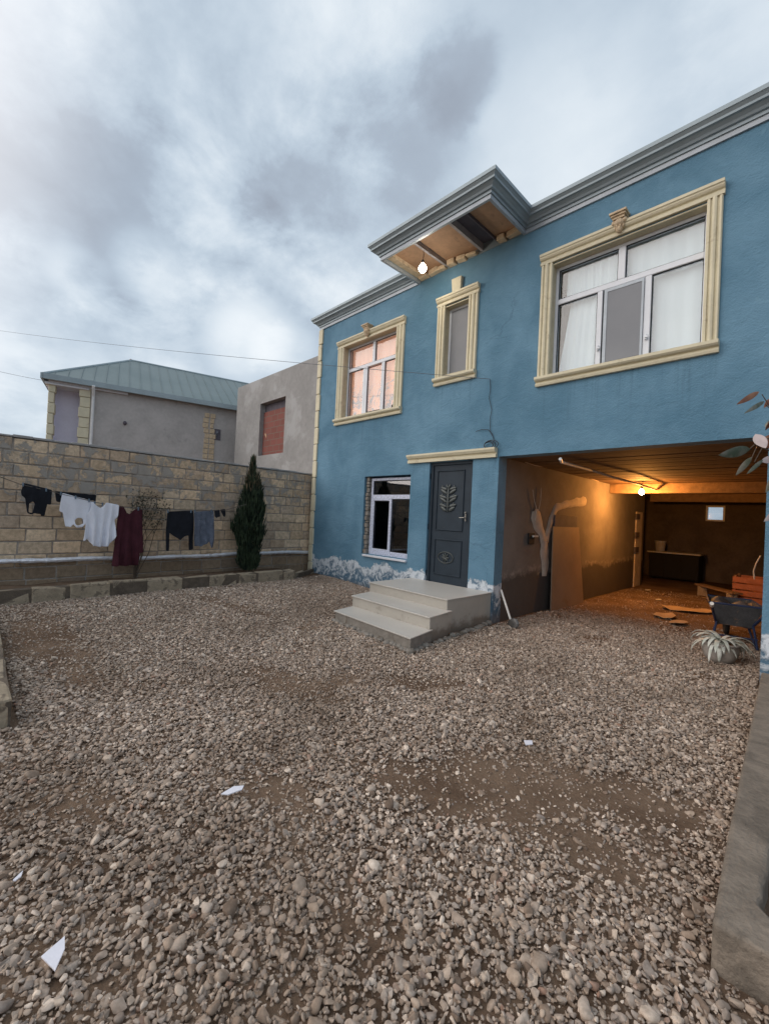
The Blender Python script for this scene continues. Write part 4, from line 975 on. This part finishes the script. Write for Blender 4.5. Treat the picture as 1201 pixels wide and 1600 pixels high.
# ================================================================ NEIGHBOURING BUILDINGS
def neighbour():
    ez = 6.0; A = onZ(141, 598, ez); B = onZ(370, 637, ez); t = (B-A); t.z = 0; t.normalize(); nv = Vector((t.y, -t.x, 0))
    def Q(s, off, z): p = A+t*s+nv*off; return Vector((p.x, p.y, z))
    root = thing('neighbour_house', Q(3, -2, 0), 'grey rendered neighbouring house with a green hipped metal roof', 'house')
    def bx(mb, s0, s1, o0, o1, z0, z1): mb.hexa([Q(s0, o0, z0), Q(s1, o0, z0), Q(s1, o1, z0), Q(s0, o1, z0), Q(s0, o0, z1), Q(s1, o0, z1), Q(s1, o1, z1), Q(s0, o1, z1)])
    L_ = 13.; dep = 7.; F0 = -1.2
    def off_at(px, py, off):
        d = ray(px, py); p = O0+d*((A+nv*off-O0).dot(nv)/d.dot(nv)); return (p-A).dot(t), p.z
    pk_s, pk_z = off_at(205, 562, -dep/2)
    mb = MB(); bx(mb, 0, L_, -dep, 0, 0, ez-.02); bx(mb, F0+.1, 0, -dep, -.75, 0, ez-.2); bx(mb, F0, 0, -3.4, 0, 0, 3.2); mb.build('wall', Mt['grey_render'], root)
    mb = MB(); bx(mb, F0+.12, -.01, -.74, -.69, 3.2, ez-.3); bx(mb, F0+.01, F0+.1, -.68, -.36, 3.2, ez-.3); mb.build('porch_wall', Mt['lilac_plaster'], root)
    mb = MB(); m2 = MB(); z = 3.2; k = 0
    while z < ez-.3:
        e = .0 if k % 2 else .03
        bx(m2, F0, F0+.17+e, -.34-e, .02, z, z+.36); bx(mb, -.28-e, .04, -.34, .03+e*.5, z, z+.36); z += .375; k += 1
    mb.build('porch_column', Mt['cream_trim'], root, bevel=.015); m2.build('porch_column', Mt['cream_trim'], root, bevel=.015)
    mb = MB(); bx(mb, -.028, -.002, -.66, -.35, 3.2, 5.3); mb.build('porch_door', Mt['old_red'], root)
    mb = MB(); bx(mb, F0-.1, -.01, -1.3, .1, ez-.30, ez-.22); bx(mb, -1.2, 1.2, .02, .10, ez-.24, ez-.10); mb.build('porch_soffit', Mt['porch_paint'], root)
    # roof
    ov = .42; e0, e1, f0, f1 = F0-.15, L_+ov, -dep-ov, ov-.2; rz = pk_z-ez; hip = pk_s-e0
    R = [Q(e0, f1, ez), Q(e1, f1, ez), Q(e1, f0, ez), Q(e0, f0, ez)]; mid = (f0+f1)/2
    r0 = Q(e0+hip, mid, ez+rz); r1 = Q(e1-hip, mid, ez+rz)
    mb = MB(); mb.add(R+[r0, r1], [(0, 1, 5, 4), (1, 2, 5), (2, 3, 4, 5), (3, 0, 4), (3, 2, 1, 0)])
    # standing ribs on the two visible slopes
    s = e0+.3
    while s < e1:
        a = Q(s, f1, ez+.01); u = min((s-e0)/hip, 1, (e1-s)/hip); p = a.lerp(Q(s, mid, ez+rz+.01), u); 
        if (p-a).length > .1: mb.bar(a, p, .022, .022)
        s += .38
    f_ = f1-.3
    while f_ > f0:
        a = Q(e0, f_, ez+.01); u = 1-abs(f_-mid)/((f1-f0)/2); p = Q(e0+hip*u, f_, ez+rz*u+.01)
        if (p-a).length > .1: mb.bar(a, p, .022, .022)
        f_ -= .38
    rf = mb.build('roof', Mt['green_roof'], root)
    mb = MB(); mb.tube([R[0], r0], .05, 6); mb.tube([r0, r1], .05, 6); mb.build('ridge_cap', Mt['eave_metal'], rf)
    mb = MB(); mb.tube([R[3]+Vector((0, 0, .02)), r0+Vector((0, 0, .02))], .06, 6); o = mb.build('ridge_cap', Mt['old_red'], rf)
    mb = MB(); bx(mb, e0, e1, f1-.02, f1+.06, ez-.17, ez+.02); bx(mb, e0-.06, e0+.02, f0, f1+.06, ez-.17, ez+.02); mb.build('eave_gutter', Mt['eave_metal'], rf)
    mb = MB(); p = Q(.12, .09, 0); mb.tube([(p.x, p.y, 2.5), (p.x, p.y, ez-.5), tuple(Q(.12, .3, ez-.15))], .05, 8); mb.build('drainpipe', Mt['white_pipe'], root)
    # cream block strip, small window, hole
    def sz(px, py):
        d = ray(px, py); k = ((A+nv*0-O0).dot(nv))/d.dot(nv); p = O0+d*k; return (p-A).dot(t), p.z
    s0, zt = sz(320, 641); s1, _ = sz(337, 641); z = 2.8; mb = MB(); k = 0
    while z < zt-.1:
        j = random.uniform(-.06, .06); bx(mb, s0+j, (s0+s1)/2-.02+j*.5, -.02, .025, z, z+.19); bx(mb, (s0+s1)/2+.02, s1+j, -.02, .03, z, z+.19); z += .215
    mb.build('block_strip', Mt['cream_stone'], root, bevel=.01)
    a, za = sz(335, 670); b_, zb_ = sz(343, 688)
    mb = MB(); bx(mb, a, b_+.02, -.1, .02, zb_, za); o = mb.build('window', Mt['dark_slot'], root); mb = MB(); bx(mb, a+.08, b_-.1, .01, .025, zb_+.08, za-.08); mb.build('pane', Mt['glass_smoked'], o)
    a, za = sz(195, 661); mb = MB(); p = Q(a, .0, za); mb.sphere(p, .11, 10, 6, (1, .6, .75)); mb.build('hole', Mt['dark_slot'], root)
neighbour()
def unfinished():
    y = 7.6; a = onY(372, 604, y); e = onY(497, 560, y); z1 = (a.z+e.z)/2+.02; x0 = a.x; x1 = -8.9
    hs = onY(407, 631, y); he = onY(442, 707, y); hole = (hs.x, he.x, he.z, hs.z)
    root = thing('unfinished_building', ((x0+x1)/2, y+1, 0), 'bare grey unfinished building with one bricked up window opening', 'building')
    mb = MB(); wall_grid(mb, 'y', y, y+.3, x0, x1, 0, z1, [hole]); mb.box((x0, y+.3, 0), (x0+.3, y+8, z1)); mb.box((x1-.3, y+.3, 0), (x1, y+8, z1)); mb.box((x0+.3, y+7.7, 0), (x1-.3, y+8, z1)); mb.build('wall', Mt['light_render'], root)
    mb = MB(); mb.box((hole[0]-.05, y+.16, hole[2]-.05), (hole[1]+.05, y+.29, hole[3]-.30)); mb.build('brick_infill', Mt['brick_infill'], root)
    mb = MB(); mb.box((hole[0]-.05, y+.22, hole[3]-.32), (hole[1]+.05, y+.31, hole[3]+.05)); mb.build('dark_gap', Mt['dark_slot'], root)
    mb = MB(); mb.box((x0-.0, y+.0+.3, z1-.3), (x1, y+7.7, z1-.2)); mb.build('roof', Mt['light_render'], root)
unfinished()

# ================================================================ WIRES
def catenary(p, q, sag, n=40):
    p = Vector(p); q = Vector(q); return [p.lerp(q, i/n)-Vector((0, 0, sag*4*(i/n)*(1-i/n))) for i in range(n+1)]
pA = onY(765, 592, FY-.05); far = O0+ray(-70, 506)*17.
mb = MB(); mb.tube(catenary(far, pA, .12), .0045, 5); tag(mb.build('overhead_wire', Mt['wire_grey']), 'overhead wire crossing the sky to the blue facade', 'wire')
mb = MB(); mb.tube(catenary(O0+ray(-80, 560)*17, O0+ray(66, 594)*17.2, .05), .006, 5); tag(mb.build('overhead_wire', Mt['rope']), 'faint short wire ending at the green roofed neighbouring house', 'wire')
# cable coming down the facade with a coil
mb = MB(); P_ = [onY(*q, FY-.018) for q in [(765, 592), (766, 606), (764, 622), (768, 640), (765, 655), (766, 676), (771, 684), (771, 690), (768, 693)]]; mb.tube(P_, .004, 6)
P_ = [onY(*q, FY-.02) for q in [(743, 674), (752, 671), (762, 671), (769, 678), (771, 686)]]; mb.tube(P_, .004, 6)
c0 = onY(762, 695, FY-.05)
for k in range(3):
    mb.tube([(c0.x+(.085+.02*k)*math.cos(a*.4)+.03*k, FY-.03-.012*k, 2.81+.05*math.sin(a*.4)*(1+.2*k)) for a in range(17)], .006, 6, False)
tag(mb.build('wall_cable', Mt['wire_black']), 'black cable hanging down the blue wall to a coil above the door moulding', 'cable')

# ================================================================ LAMPS
pb = onY(660, 419, 5.27)
lamp = thing('hanging_bulb', pb, 'lit bare white bulb hanging under the roof canopy', 'light bulb')
mb = MB(); mb.lathe(pb, [(0, -.068), (.035, -.06), (.06, -.03), (.066, 0), (.058, .03), (.036, .06), (.022, .08), (.02, .095)], 20); mb.build('bulb', Mt['bulb_cool'], lamp, smooth=True)
mb = MB(); mb.lathe(pb+Vector((0, 0, .085)), [(.0, 0), (.022, 0), (.022, .05), (.0, .055)], 12); mb.build('socket', Mt['rubber'], lamp)
mb = MB(); mb.tube([pb+Vector((0, 0, .09)), pb+Vector((.01, .0, .2)), Vector((pb.x, pb.y, 6.13))], .004, 6); mb.build('cord', Mt['wire_black'], lamp)
def pl(name, p, col, e, r=.06):
    l = bpy.data.lights.new(name, 'POINT'); l.energy = e; l.color = col; l.shadow_soft_size = r; o = bpy.data.objects.new(name, l); C.objects.link(o); o.location = p; return o
pl('canopy_light', pb+Vector((0, 0, -.07)), (1, .88, .72), 13, .05)
pg = onZ(1002, 769, 2.39)
lamp = thing('hanging_bulb', pg, 'lit bare orange bulb hanging inside the garage', 'light bulb')
mb = MB(); mb.lathe(pg, [(0, -.06), (.032, -.052), (.052, -.025), (.057, 0), (.05, .03), (.03, .055), (.02, .07), (.018, .085)], 20); mb.build('bulb', Mt['bulb_warm'], lamp, smooth=True)
mb = MB(); mb.lathe(pg+Vector((0, 0, .075)), [(.0, 0), (.022, 0), (.022, .05), (.0, .055)], 12); mb.build('socket', Mt['rubber'], lamp)
mb = MB(); mb.tube([pg+Vector((0, 0, .1)), pg+Vector((0, .01, .2)), Vector((pg.x, pg.y, 2.62))], .005, 6); mb.build('cord', Mt['wire_black'], lamp)
pl('garage_light', pg+Vector((0, 0, -.08)), (1, .40, .085), 170, .05)

# ================================================================ GARAGE CONTENTS
b0 = onX(859, 957, X0+.17); b1 = onX(907, 942, X0+.17); t0 = onX(861, 827, X0+.05); 
mb = MB(); y0, y1, zt = 7.72, 9.25, 1.56
mb.hexa([Vector(p) for p in [(X0+.11, y0, 0), (X0+.13, y0, 0), (X0+.13, y1, 0), (X0+.11, y1, 0), (X0+.03, y0+.12, zt), (X0+.05, y0+.12, zt), (X0+.05, y1-.2, zt), (X0+.03, y1-.2, zt)]])
tag(mb.build('leaning_board', Mt['wood_board'], bevel=.003), 'tall plain tan board leaning on the left garage wall', 'board')
# shovel
sh = thing('shovel', (-3.25, 5.85, 0), 'shovel with a pale handle leaning upside right at the garage corner', 'shovel')
sh['label'] = 'shovel with a pale handle standing at the garage corner'
p0 = Vector((-3.535, 6.10, .52)); p1 = onY(797, 972, 5.98)
p1.z = max(p1.z, .12)
mb = MB(); mb.tube([p0, p1], .016, 10); mb.build('handle', Mt['grip_white'], sh)
mb = MB(); d = (p1-p0).normalized(); s_ = d.cross(Vector((0, 1, .2))).normalized(); n_ = s_.cross(d); e = p1
vs = []
for w_, l_, dp in ((.03, -.02, .0), (.10, .04, .0), (.11, .14, .012), (.09, .22, .01), (.01, .28, 0)):
    for u in (-1, -.5, 0, .5, 1): vs.append(e+d*l_*.6+s_*w_*u+n_*(.02*u*u+dp))
mb.add(vs, [(i*5+j, i*5+j+1, i*5+j+6, i*5+j+5) for i in range(4) for j in range(4)]); o = mb.build('blade', Mt['shovel_steel'], sh, smooth=True, fix=False); q = o.modifiers.new('t', 'SOLIDIFY'); q.thickness = .004
# cabinet at the back with white top, bucket
cx0, cx1 = -3.95, -2.62
cab = thing('low_cabinet', ((cx0+cx1)/2, 16.3, 0), 'long black cabinet with a pale top against the back wall of the garage', 'cabinet')
mb = MB(); mb.box((cx0, 16.02, .06), (cx1, 16.7, .84)); mb.build('carcass', Mt['rubber'], cab, bevel=.01)
mb = MB(); mb.box((cx0-.05, 15.95, .845), (cx1+.05, 16.75, .89)); mb.build('countertop', Mt['white_plastic'], cab, bevel=.006)
for i in range(3):
    w_ = (cx1-cx0)/3; mb = MB(); mb.box((cx0+i*w_+.02, 15.995, .1), (cx0+(i+1)*w_-.02, 16.017, .80)); d_ = mb.build('door', Mt['rubber'], cab, bevel=.004)
    mb = MB(); mb.box((cx0+(i+1)*w_-.08, 15.97, .4), (cx0+(i+1)*w_-.06, 15.994, .55)); mb.build('handle', Mt['rubber'], d_)
for x in (cx0+.05, cx1-.11):
    mb = MB(); mb.box((x, 16.1, -.02), (x+.06, 16.6, .06)); mb.build('leg', Mt['rubber'], cab)
bk = thing('bucket', (-3.72, 16.3, .89), 'small white bucket standing on the pale cabinet top', 'bucket')
mb = MB(); mb.lathe((-3.72, 16.3, .89), [(0, 0), (.13, 0), (.165, .32), (.175, .33), (.16, .33), (.125, .02), (0, .02)], 20); mb.build('body', Mt['white_plastic'], bk, smooth=True)
mb = MB(); mb.tube([(-3.72+.17*math.cos(a*math.pi/10), 16.3-.10*math.sin(a*math.pi/10), 1.20-.12*math.sin(a*math.pi/10)) for a in range(11)], .005, 6); mb.build('handle', Mt['steel'], bk)
# plank bench behind the barrow
pk = thing('plank', (-1.9, 13.5, 0), 'low worn plank resting on two blocks deep inside the garage', 'plank')
mb = MB(); a = onZ(1092, 913, .25); b_ = onZ(1152, 928, .25); mb.bar(a, b_, .22, .04); mb.build('board', Mt['worn_wood'], pk)
for u in (.12, .88):
    c_ = a.lerp(b_, u); mb = MB(); mb.box((c_.x-.1, c_.y-.1, -.02), (c_.x+.1, c_.y+.1, .228)); mb.build('block', Mt['curb_stone'], pk, bevel=.01)
# orange crate
cc = onZ(1178, 940, 0.); cr0 = Vector((cc.x-.05, 12.4, 0))
crx0, crx1, cry0, cry1, crz = -1.42, -.62, 12.6, 13.3, .62
ct = thing('orange_crate', ((crx0+crx1)/2, 12.9, 0), 'orange brown slatted crate standing behind the wheelbarrow', 'crate')
mb = MB()
for k in range(4):
    z = .03+k*.15; mb.box((crx0, cry0, z), (crx1, cry0+.02, z+.125)); mb.box((crx0, cry1-.02, z), (crx1, cry1, z+.125)); mb.box((crx0, cry0+.021, z), (crx0+.02, cry1-.021, z+.125)); mb.box((crx1-.02, cry0+.021, z), (crx1, cry1-.021, z+.125))
mb.build('slats', Mt['crate_orange'], ct)
for x in (crx0+.021, crx1-.061):
    for y in (cry0+.021, cry1-.061): mb = MB(); mb.box((x, y, -.01), (x+.04, y+.04, crz+.02)); mb.build('corner_post', Mt['worn_wood'], ct)
mb = MB(); mb.box((crx0+.03, cry0+.03, .03), (crx1-.03, cry1-.03, .05)); mb.build('base', Mt['crate_orange'], ct)
# bent rod (hose) by the pillar
mb = MB(); mb.tube([onY(*q, 10.5) for q in [(1178, 905), (1177, 892), (1181, 880), (1188, 868)]], .012, 6); tag(mb.build('bent_rod', Mt['grip_white']), 'thin bent pale rod rising beside the blue garage pillar', 'rod')
# wheelbarrow: handles towards the yard
wb = thing('wheelbarrow', (-.95, 7.9, 0), 'blue framed wheelbarrow with a dark tray parked behind the potted plant', 'wheelbarrow')
def WB(u, v, z): # u along barrow (0 handles, 1.3 wheel), v across
    o_ = Vector((-.72, 7.25, 0)); d_ = Vector((-.22, .97, 0)).normalized(); n_ = Vector((d_.y, -d_.x, 0)); return o_+d_*u+n_*v+Vector((0, 0, z))
mb = MB()
rim = [WB(.42, -.30, .60), WB(.42, .30, .60), WB(1.22, .27, .60), WB(1.22, -.27, .60)]; bot = [WB(.55, -.18, .30), WB(.55, .18, .30), WB(.98, .16, .30), WB(.98, -.16, .30)]
mb.add(rim+bot, [(0, 1, 5, 4), (1, 2, 6, 5), (2, 3, 7, 6), (3, 0, 4, 7), (4, 5, 6, 7)]); o = mb.build('tray', Mt['barrow_tray'], wb, fix=False); q = o.modifiers.new('t', 'SOLIDIFY'); q.thickness = .012
mb = MB(); mb.tube(rim+[rim[0]], .014, 8, False); mb.build('rim', Mt['barrow_blue'], wb)
mb = MB()
for s in (-1, 1):
    mb.tube([WB(.0, s*.30, .62), WB(.25, s*.27, .52), WB(.6, s*.19, .28), WB(1.35, s*.06, .19)], .017, 8)
    mb.tube([WB(.5, s*.2, .33), WB(.48, s*.25, .02), WB(.66, s*.25, .02), WB(.75, s*.18, .27)], .014, 8)
mb.tube([WB(.48, -.25, .15), WB(.48, .25, .15)], .012, 8); mb.build('frame', Mt['barrow_blue'], wb)
for s in (-1, 1):
    mb = MB(); mb.tube([WB(-.08, s*.31, .65), WB(.06, s*.295, .60)], .024, 10); mb.build('grip', Mt['grip_white'], wb)
cW = WB(1.38, 0, .19)
dW = (WB(1, 0, 0)-WB(0, 0, 0)).normalized()
mb = MB(); mb.tube([cW+dW*.16*math.cos(a*.3927)+Vector((0, 0, .16*math.sin(a*.3927))) for a in range(17)], .032, 8, False); wh = mb.build('wheel', Mt['rubber'], wb, smooth=True)
mb = MB(); 
for a in range(4): mb.bar(cW-(dW*math.cos(a*.785)+Vector((0, 0, math.sin(a*.785))))*.14, cW+(dW*math.cos(a*.785)+Vector((0, 0, math.sin(a*.785))))*.14, .012, .012)
mb.build('rim', Mt['steel'], wh)
# sheet draped in barrow
mb = MB(); vs = []; n = 12
for i in range(n+1):
    for j in range(n+1):
        u = i/n; v = j/n; vs.append(WB(.45+.75*u, -.25+.5*v, .55+.10*mnoise.noise(Vector((u*3, v*3, 2)))+.05*math.sin(u*9)*math.sin(v*7)))
mb.add(vs, [(i*(n+1)+j, i*(n+1)+j+1, (i+1)*(n+1)+j+1, (i+1)*(n+1)+j) for i in range(n) for j in range(n)]); tag(mb.build('rubble_heap', Mt['barrow_tray'], smooth=True), 'grey heap of dried mortar lying in the wheelbarrow tray', 'mortar')
# potted strap leaved plant
pc = Vector((-.85, 6.72, 0)); pp = thing('potted_plant', pc, 'pale strap leaved plant in a round grey pot at the garage entrance', 'potted plant')
mb = MB(); mb.lathe(pc, [(0, 0), (.12, 0), (.17, .08), (.19, .17), (.185, .22), (.20, .23), (.20, .25), (.17, .25), (.16, .2), (0, .2)], 24); mb.build('pot', Mt['pot_clay'], pp, smooth=True)
mb = MB(); mb.lathe(pc+Vector((0, 0, .2)), [(0, .02), (.1, .025), (.165, .01)], 20); mb.build('potting_soil', Mt['soil'], pp)
mb = MB()
def strap(c_, az, ln, droop, wd, tw=0.):
    d = Vector((math.cos(az), math.sin(az), 0)); sdv = Vector((-d.y, d.x, 0)); pts = []; el = random.uniform(.35, 1.05); p = c_.copy(); n = 9
    vs = []
    for i in range(n+1):
        t = i/n; w_ = wd*(.55+1.2*t)*(1-t**3)+.002; up_n = Vector((0, 0, 1))
        vs += [p-sdv*w_+Vector((0, 0, w_*.5)), p, p+sdv*w_+Vector((0, 0, w_*.5))]
        a_ = el-droop*t*1.35; p = p+(d*math.cos(a_)+Vector((0, 0, math.sin(a_))))*(ln/n)
        if p.z < .03: p.z = .03
    mb.add(vs, [(i*3+j, i*3+j+1, i*3+j+4, i*3+j+3) for i in range(n) for j in range(2)])
for k in range(34): strap(pc+Vector((random.uniform(-.04, .04), random.uniform(-.04, .04), .22)), k*2.4+random.uniform(-.3, .3), random.uniform(.26, .48), random.uniform(1.1, 2.1), random.uniform(.015, .026))
o = mb.build('leaves', Mt['agave_leaf'], pp, smooth=True, fix=False); q = o.modifiers.new('t', 'SOLIDIFY'); q.thickness = .003
# cardboard and scraps on the garage floor
def scrap(cx, cy, r, mat, name, label, cat, group=None, seed=1, th=.006, z=None, asp=.6, rot=None):
    random.seed(seed); mb = MB(); n = 9; P_ = []
    r0 = random.uniform(0, 6) if rot is None else rot
    for i in range(n):
        a = i*6.283/n; rr = r*random.uniform(.75, 1.1); u = rr*math.cos(a); v = rr*math.sin(a)*asp; P_.append((cx+u*math.cos(r0)-v*math.sin(r0), cy+u*math.sin(r0)+v*math.cos(r0)))
    zz_ = gz(cx, cy)+.012 if z is None else z
    lift = [random.uniform(0, r*.16) for _ in P_]
    mb.add([(a, b_, zz_+l_) for (a, b_), l_ in zip(P_, lift)]+[(a, b_, zz_+th+l_) for (a, b_), l_ in zip(P_, lift)]+[(cx, cy, zz_), (cx, cy, zz_+th)],
           [(i, (i+1) % n, n+(i+1) % n, n+i) for i in range(n)]+[(2*n, (i+1) % n, i) for i in range(n)]+[(2*n+1, n+i, n+(i+1) % n) for i in range(n)])
    return tag(mb.build(name, Mt[mat]), label, cat, group)
G_ = 'flattened scraps on the garage floor'
scrap(-1.96, 9.15, .30, 'cardboard', 'cardboard_scrap', 'pale cardboard scrap on the garage floor, larger of the front pair', 'cardboard', G_, 3)
scrap(-1.70, 8.78, .24, 'cardboard', 'cardboard_scrap', 'nearest cardboard scrap on the garage floor by the wheelbarrow', 'cardboard', G_, 4)
scrap(-1.85, 10.35, .48, 'cardboard', 'cardboard_scrap', 'widest cardboard sheet lying further back on the garage floor', 'cardboard', G_, 5)
scrap(-3.1, 12.6, .13, 'white_plastic', 'plastic_scrap', 'small white scrap on the floor near the back garage pier', 'litter', G_, 6)
scrap(-2.55, 11.2, .10, 'white_plastic', 'plastic_scrap', 'small white scrap in the middle of the dark garage floor', 'litter', G_, 8)
scrap(-1.9, 12.6, .10, 'cardboard', 'plastic_scrap', 'small tan scrap before the low plank in the garage', 'litter', G_, 9)
random.seed(21)
# shards on the gravel
def shard(px, label, z=.055, tilt=0.):
    P_ = [onZ(a, b_, z) for a, b_ in px]
    mb = MB(); n = len(P_); P2 = [p+Vector((0, 0, tilt*i)) for i, p in enumerate(P_)]
    mb.add(P2+[p+Vector((0, 0, .005)) for p in P2], [tuple(range(n))[::-1], tuple(range(n, 2*n))]+[(i, (i+1) % n, n+(i+1) % n, n+i) for i in range(n)])
    tag(mb.build('tile_shard', Mt['shard_white']), label, 'tile shard', 'white shards lying on the gravel')
shard([(64, 1497), (101, 1465), (101, 1485), (86, 1519)], 'large white triangular shard on the gravel at the lower left')
shard([(345, 1242), (365, 1230), (381, 1229), (378, 1235), (356, 1243)], 'long thin white shard on the gravel left of centre')
shard([(20, 1377), (36, 1362), (33, 1371), (24, 1378)], 'small white shard above the large triangular one')
shard([(818, 1158), (831, 1158), (832, 1164), (821, 1165)], 'tiny white chip on the gravel in front of the steps')

# ================================================================ RIGHT LEDGE + BED
lg = thing('concrete_border', (-.2, 4, 0), 'raised concrete border of the flower bed at the right edge', 'border')
mb = MB(); zt = .185
A_ = Vector((-.245, 2.0, 0)); B_ = Vector((-.405, FY-.02, 0))
def hx(q, z0, z1, M_): M_.hexa([Vector((x, y, z0)) for x, y in q]+[Vector((x, y, z1)) for x, y in q])
ol = [(-.245, 2.0), (1.4, 2.0), (1.4, 2.20), (-.02, 2.20), (-.06, 2.185), (-.095, 2.183), (-.118, 2.205), (-.137, 2.238), (-.126, 2.29), (-.131, 2.36), (-.122, 2.47), (-.128, 2.6), (-.12, 2.9), (-.175, 5.9), (-.405, 5.9), (-.275, 2.6)]
ne = len(ol); jz = [zt+random.uniform(-.004, .004) for _ in ol]
mb.add([(a, b_, -.1) for a, b_ in ol]+[(a, b_, z_) for (a, b_), z_ in zip(ol, jz)], [tuple(range(ne))[::-1], tuple(range(ne, 2*ne))]+[(i, (i+1) % ne, ne+(i+1) % ne, ne+i) for i in range(ne)])
mb.build('slab', Mt['concrete_ledge'], lg, bevel=.018, seg=3)
mb = MB(); hx([(-.15, 2.19), (1.4, 2.19), (1.4, 5.89), (-.18, 5.89)], -.1, .07, mb); o = mb.build('flower_bed_soil', Mt['soil']); o['kind'] = 'structure'

# shrub at the right edge, leaning into view
def bush():
    base = Vector((.35, 2.6, .12)); root = thing('leafy_shrub', base, 'shrub branch with rusty and pale drooping leaves at the right edge', 'shrub')
    mb = MB(); tips = []
    nodes = [onZ(1215, 640, 2.05), None]
    def at(px, py, d): return O0+ray(px, py)*d
    trunk = [base, base+Vector((-.02, .0, .7)), base+Vector((-.05, -.1, 1.3)), at(1235, 700, 2.2), at(1215, 690, 2.1)]
    mb.tube(trunk, [.02, .017, .013, .009, .006], 7)
    br = [(1235, 700, 1205, 640, 2.15), (1215, 690, 1186, 688, 2.05), (1225, 720, 1190, 700, 2.2), (1235, 700, 1230, 600, 2.2), (1215, 690, 1205, 770, 2.1)]
    for a, b_, c_, d_, D_ in br: mb.tube([at(a, b_, 2.15), at((a+c_)/2, (b_+d_)/2-4, D_), at(c_, d_, D_)], [.006, .004, .0025], 6)
    for px, py, qx, qy in [(1186, 688, 1170, 702), (1186, 688, 1172, 720), (1190, 700, 1178, 722), (1205, 640, 1190, 616), (1205, 640, 1195, 632)]: mb.tube([at(px, py, 2.1), at(qx, qy, 2.08)], .002, 5)
    mb.build('branches', Mt['bark'], root)
    def leaf(ax, ay, bx_, by_, wd, mat, D0, D1, mbs):
        p = at(ax, ay, D0); q = at(bx_, by_, D1); d = q-p; view = ((p+q)/2-O0).normalized(); s_ = d.cross(view).normalized(); nn = s_.cross(d).normalized(); W_ = wd/Fpx*D0/2
        s_ = (s_*.9+nn*.35).normalized()
        vs = []; n = 8
        for i in range(n+1):
            t = i/n; w_ = W_*math.sin(math.pi*min(1., t**.8))**.8+.0004; c_ = p.lerp(q, t)+nn*(-.03*math.sin(t*3.14))*d.length; vs += [c_-s_*w_+nn*w_*.25, c_, c_+s_*w_+nn*w_*.25]
        mbs[mat].add(vs, [(i*3+j, i*3+j+1, i*3+j+4, i*3+j+3) for i in range(n) for j in range(2)])
    mbs = {'bush_green': MB(), 'bush_rust': MB(), 'bush_pale': MB()}
    for l_ in [(1186, 612, 1150, 632, 9, 'bush_rust', 2.1, 2.05), (1194, 627, 1162, 646, 7, 'bush_green', 2.1, 2.0), (1205, 622, 1193, 637, 7, 'bush_rust', 2.1, 2.1), (1172, 702, 1122, 711, 17, 'bush_green', 2.08, 2.0),
               (1174, 714, 1149, 743, 9, 'bush_green', 2.1, 2.15), (1192, 718, 1166, 741, 6, 'bush_green', 2.1, 2.1), (1180, 678, 1196, 700, 16, 'bush_pale', 2.05, 2.0), (1193, 683, 1215, 700, 20, 'bush_rust', 2.1, 2.1),
               (1190, 722, 1222, 712, 13, 'bush_pale', 2.1, 2.2), (1196, 668, 1204, 655, 6, 'bush_green', 2.1, 2.1), (1212, 740, 1196, 770, 9, 'bush_green', 2.1, 2.1)]: leaf(*l_, mbs)
    random.seed(5)
    for _ in range(46):
        a = random.uniform(1215, 1300); b_ = random.uniform(570, 800); an = random.uniform(0, 6.28); leaf(a, b_, a+32*math.cos(an), b_+20+22*abs(math.sin(an)), random.uniform(8, 15), random.choice(['bush_green', 'bush_green', 'bush_rust', 'bush_pale']), random.uniform(1.9, 2.5), random.uniform(1.9, 2.5), mbs)
    for k, v in mbs.items():
        o = v.build('leaves', Mt[k], root, smooth=True, fix=False)
bush()
